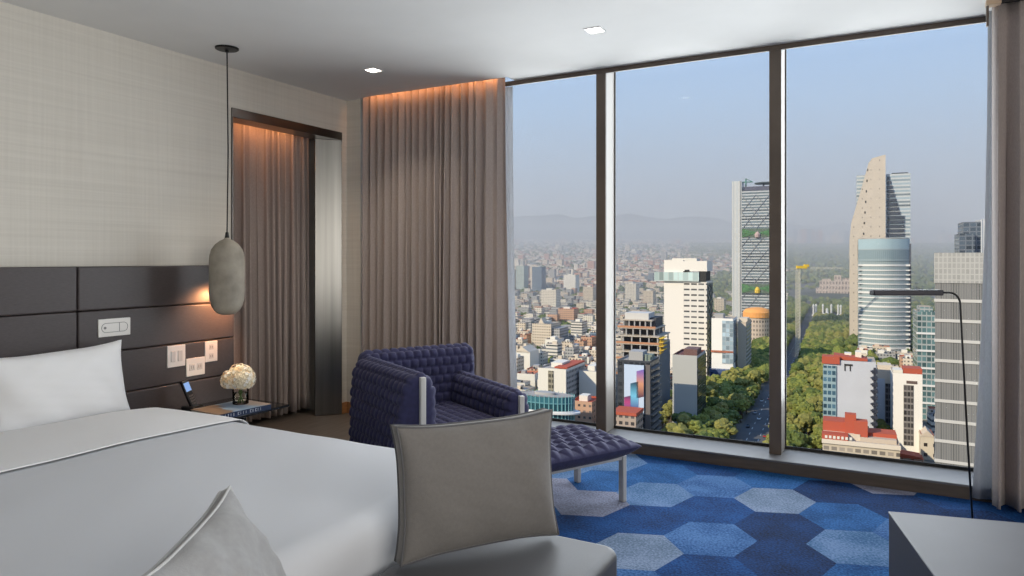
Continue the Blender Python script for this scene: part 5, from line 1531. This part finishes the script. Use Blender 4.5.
# ================================================================ HAZE, SKY, SUN, DAYLIGHT
m = bpy.data.materials.new('city haze'); nt, N, L = nodes(m)
N.remove(N['Principled BSDF'])
vs = N.new('ShaderNodeVolumeScatter'); vs.inputs['Color'].default_value = (0.93, 0.95, 1.0, 1)
vs.inputs['Density'].default_value = 1 / 2700.0; vs.inputs['Anisotropy'].default_value = 0.0
L.new(vs.outputs[0], N['Material Output'].inputs['Volume'])
o = MB().box(-16000, 16000, 760, 16000, GZ - 30, 420).build('haze', m)
tag(o, 'thin morning haze lying over the far city and hills', 'haze', kind='stuff')

w = bpy.data.worlds.new('sky'); SC.world = w; w.use_nodes = True
nt = w.node_tree; N = nt.nodes; L = nt.links
bg = N['Background']
tc = N.new('ShaderNodeTexCoord'); sp = N.new('ShaderNodeSeparateXYZ'); L.new(tc.outputs['Generated'], sp.inputs[0])
r = N.new('ShaderNodeValToRGB'); e = r.color_ramp.elements
stops = [(0.0, (0.50, 0.48, 0.50)), (0.03, (0.50, 0.51, 0.56)), (0.10, (0.47, 0.56, 0.70)), (0.20, (0.45, 0.61, 0.85)), (0.34, (0.40, 0.60, 0.94)), (1.0, (0.20, 0.40, 0.85))]
e[0].position, e[0].color = stops[0][0], (*stops[0][1], 1); e[1].position, e[1].color = stops[-1][0], (*stops[-1][1], 1)
for p, c in stops[1:-1]:
    x = e.new(p); x.color = (*c, 1)
L.new(sp.outputs['Z'], r.inputs['Fac']); L.new(r.outputs['Color'], bg.inputs['Color'])
bg.inputs['Strength'].default_value = 1.0

sd = bpy.data.lights.new('sun', 'SUN'); sd.energy = 5.0; sd.angle = math.radians(0.6); sd.color = (1.0, 0.86, 0.66)
so = bpy.data.objects.new('sun', sd); COL.objects.link(so)
so.rotation_euler = Vector((0.50, 0.72, -0.50)).to_track_quat('-Z', 'Y').to_euler()

def area(name, loc, rot, sx, sy, power, color, spread=180):
    ld = bpy.data.lights.new(name, 'AREA'); ld.shape = 'RECTANGLE'; ld.size = sx; ld.size_y = sy
    ld.energy = power; ld.color = color; ld.spread = math.radians(spread)
    lo = bpy.data.objects.new(name, ld); COL.objects.link(lo); lo.location = loc; lo.rotation_euler = rot
    return lo
# daylight entering through the window wall (outside the panes)
area('window_daylight', (-1.1, 5.45, 1.65), (-PI / 2, 0, 0), 3.6, 2.6, 160, (0.94, 0.97, 1.0))
# unseen fill light added by the right wall, where no window stands
area('side_fill', (2.62, 0.2, 1.5), (0, math.radians(90), 0), 2.2, 4.2, 115, (1.0, 0.96, 0.90))
# reading light by the pendant
sl = bpy.data.lights.new('reading_spot', 'SPOT'); sl.energy = 15; sl.color = (1, 0.42, 0.17); sl.spot_size = math.radians(115); sl.spot_blend = 0.7; sl.shadow_soft_size = 0.015
so = bpy.data.objects.new('reading_spot', sl); COL.objects.link(so); so.location = (-4.09, 3.45, 1.13)
so.rotation_euler = Vector((-0.20, -0.06, -0.12)).to_track_quat('-Z', 'Y').to_euler()

# warm spot added below the closed pendant body to light the flowers
pl_ = bpy.data.lights.new('pendant_fill', 'SPOT'); pl_.energy = 7; pl_.color = (1, 0.72, 0.45); pl_.spot_size = math.radians(95); pl_.spot_blend = 0.8; pl_.shadow_soft_size = 0.03
po = bpy.data.objects.new('pendant_fill', pl_); COL.objects.link(po); po.location = (-3.949, 3.254, 0.99)
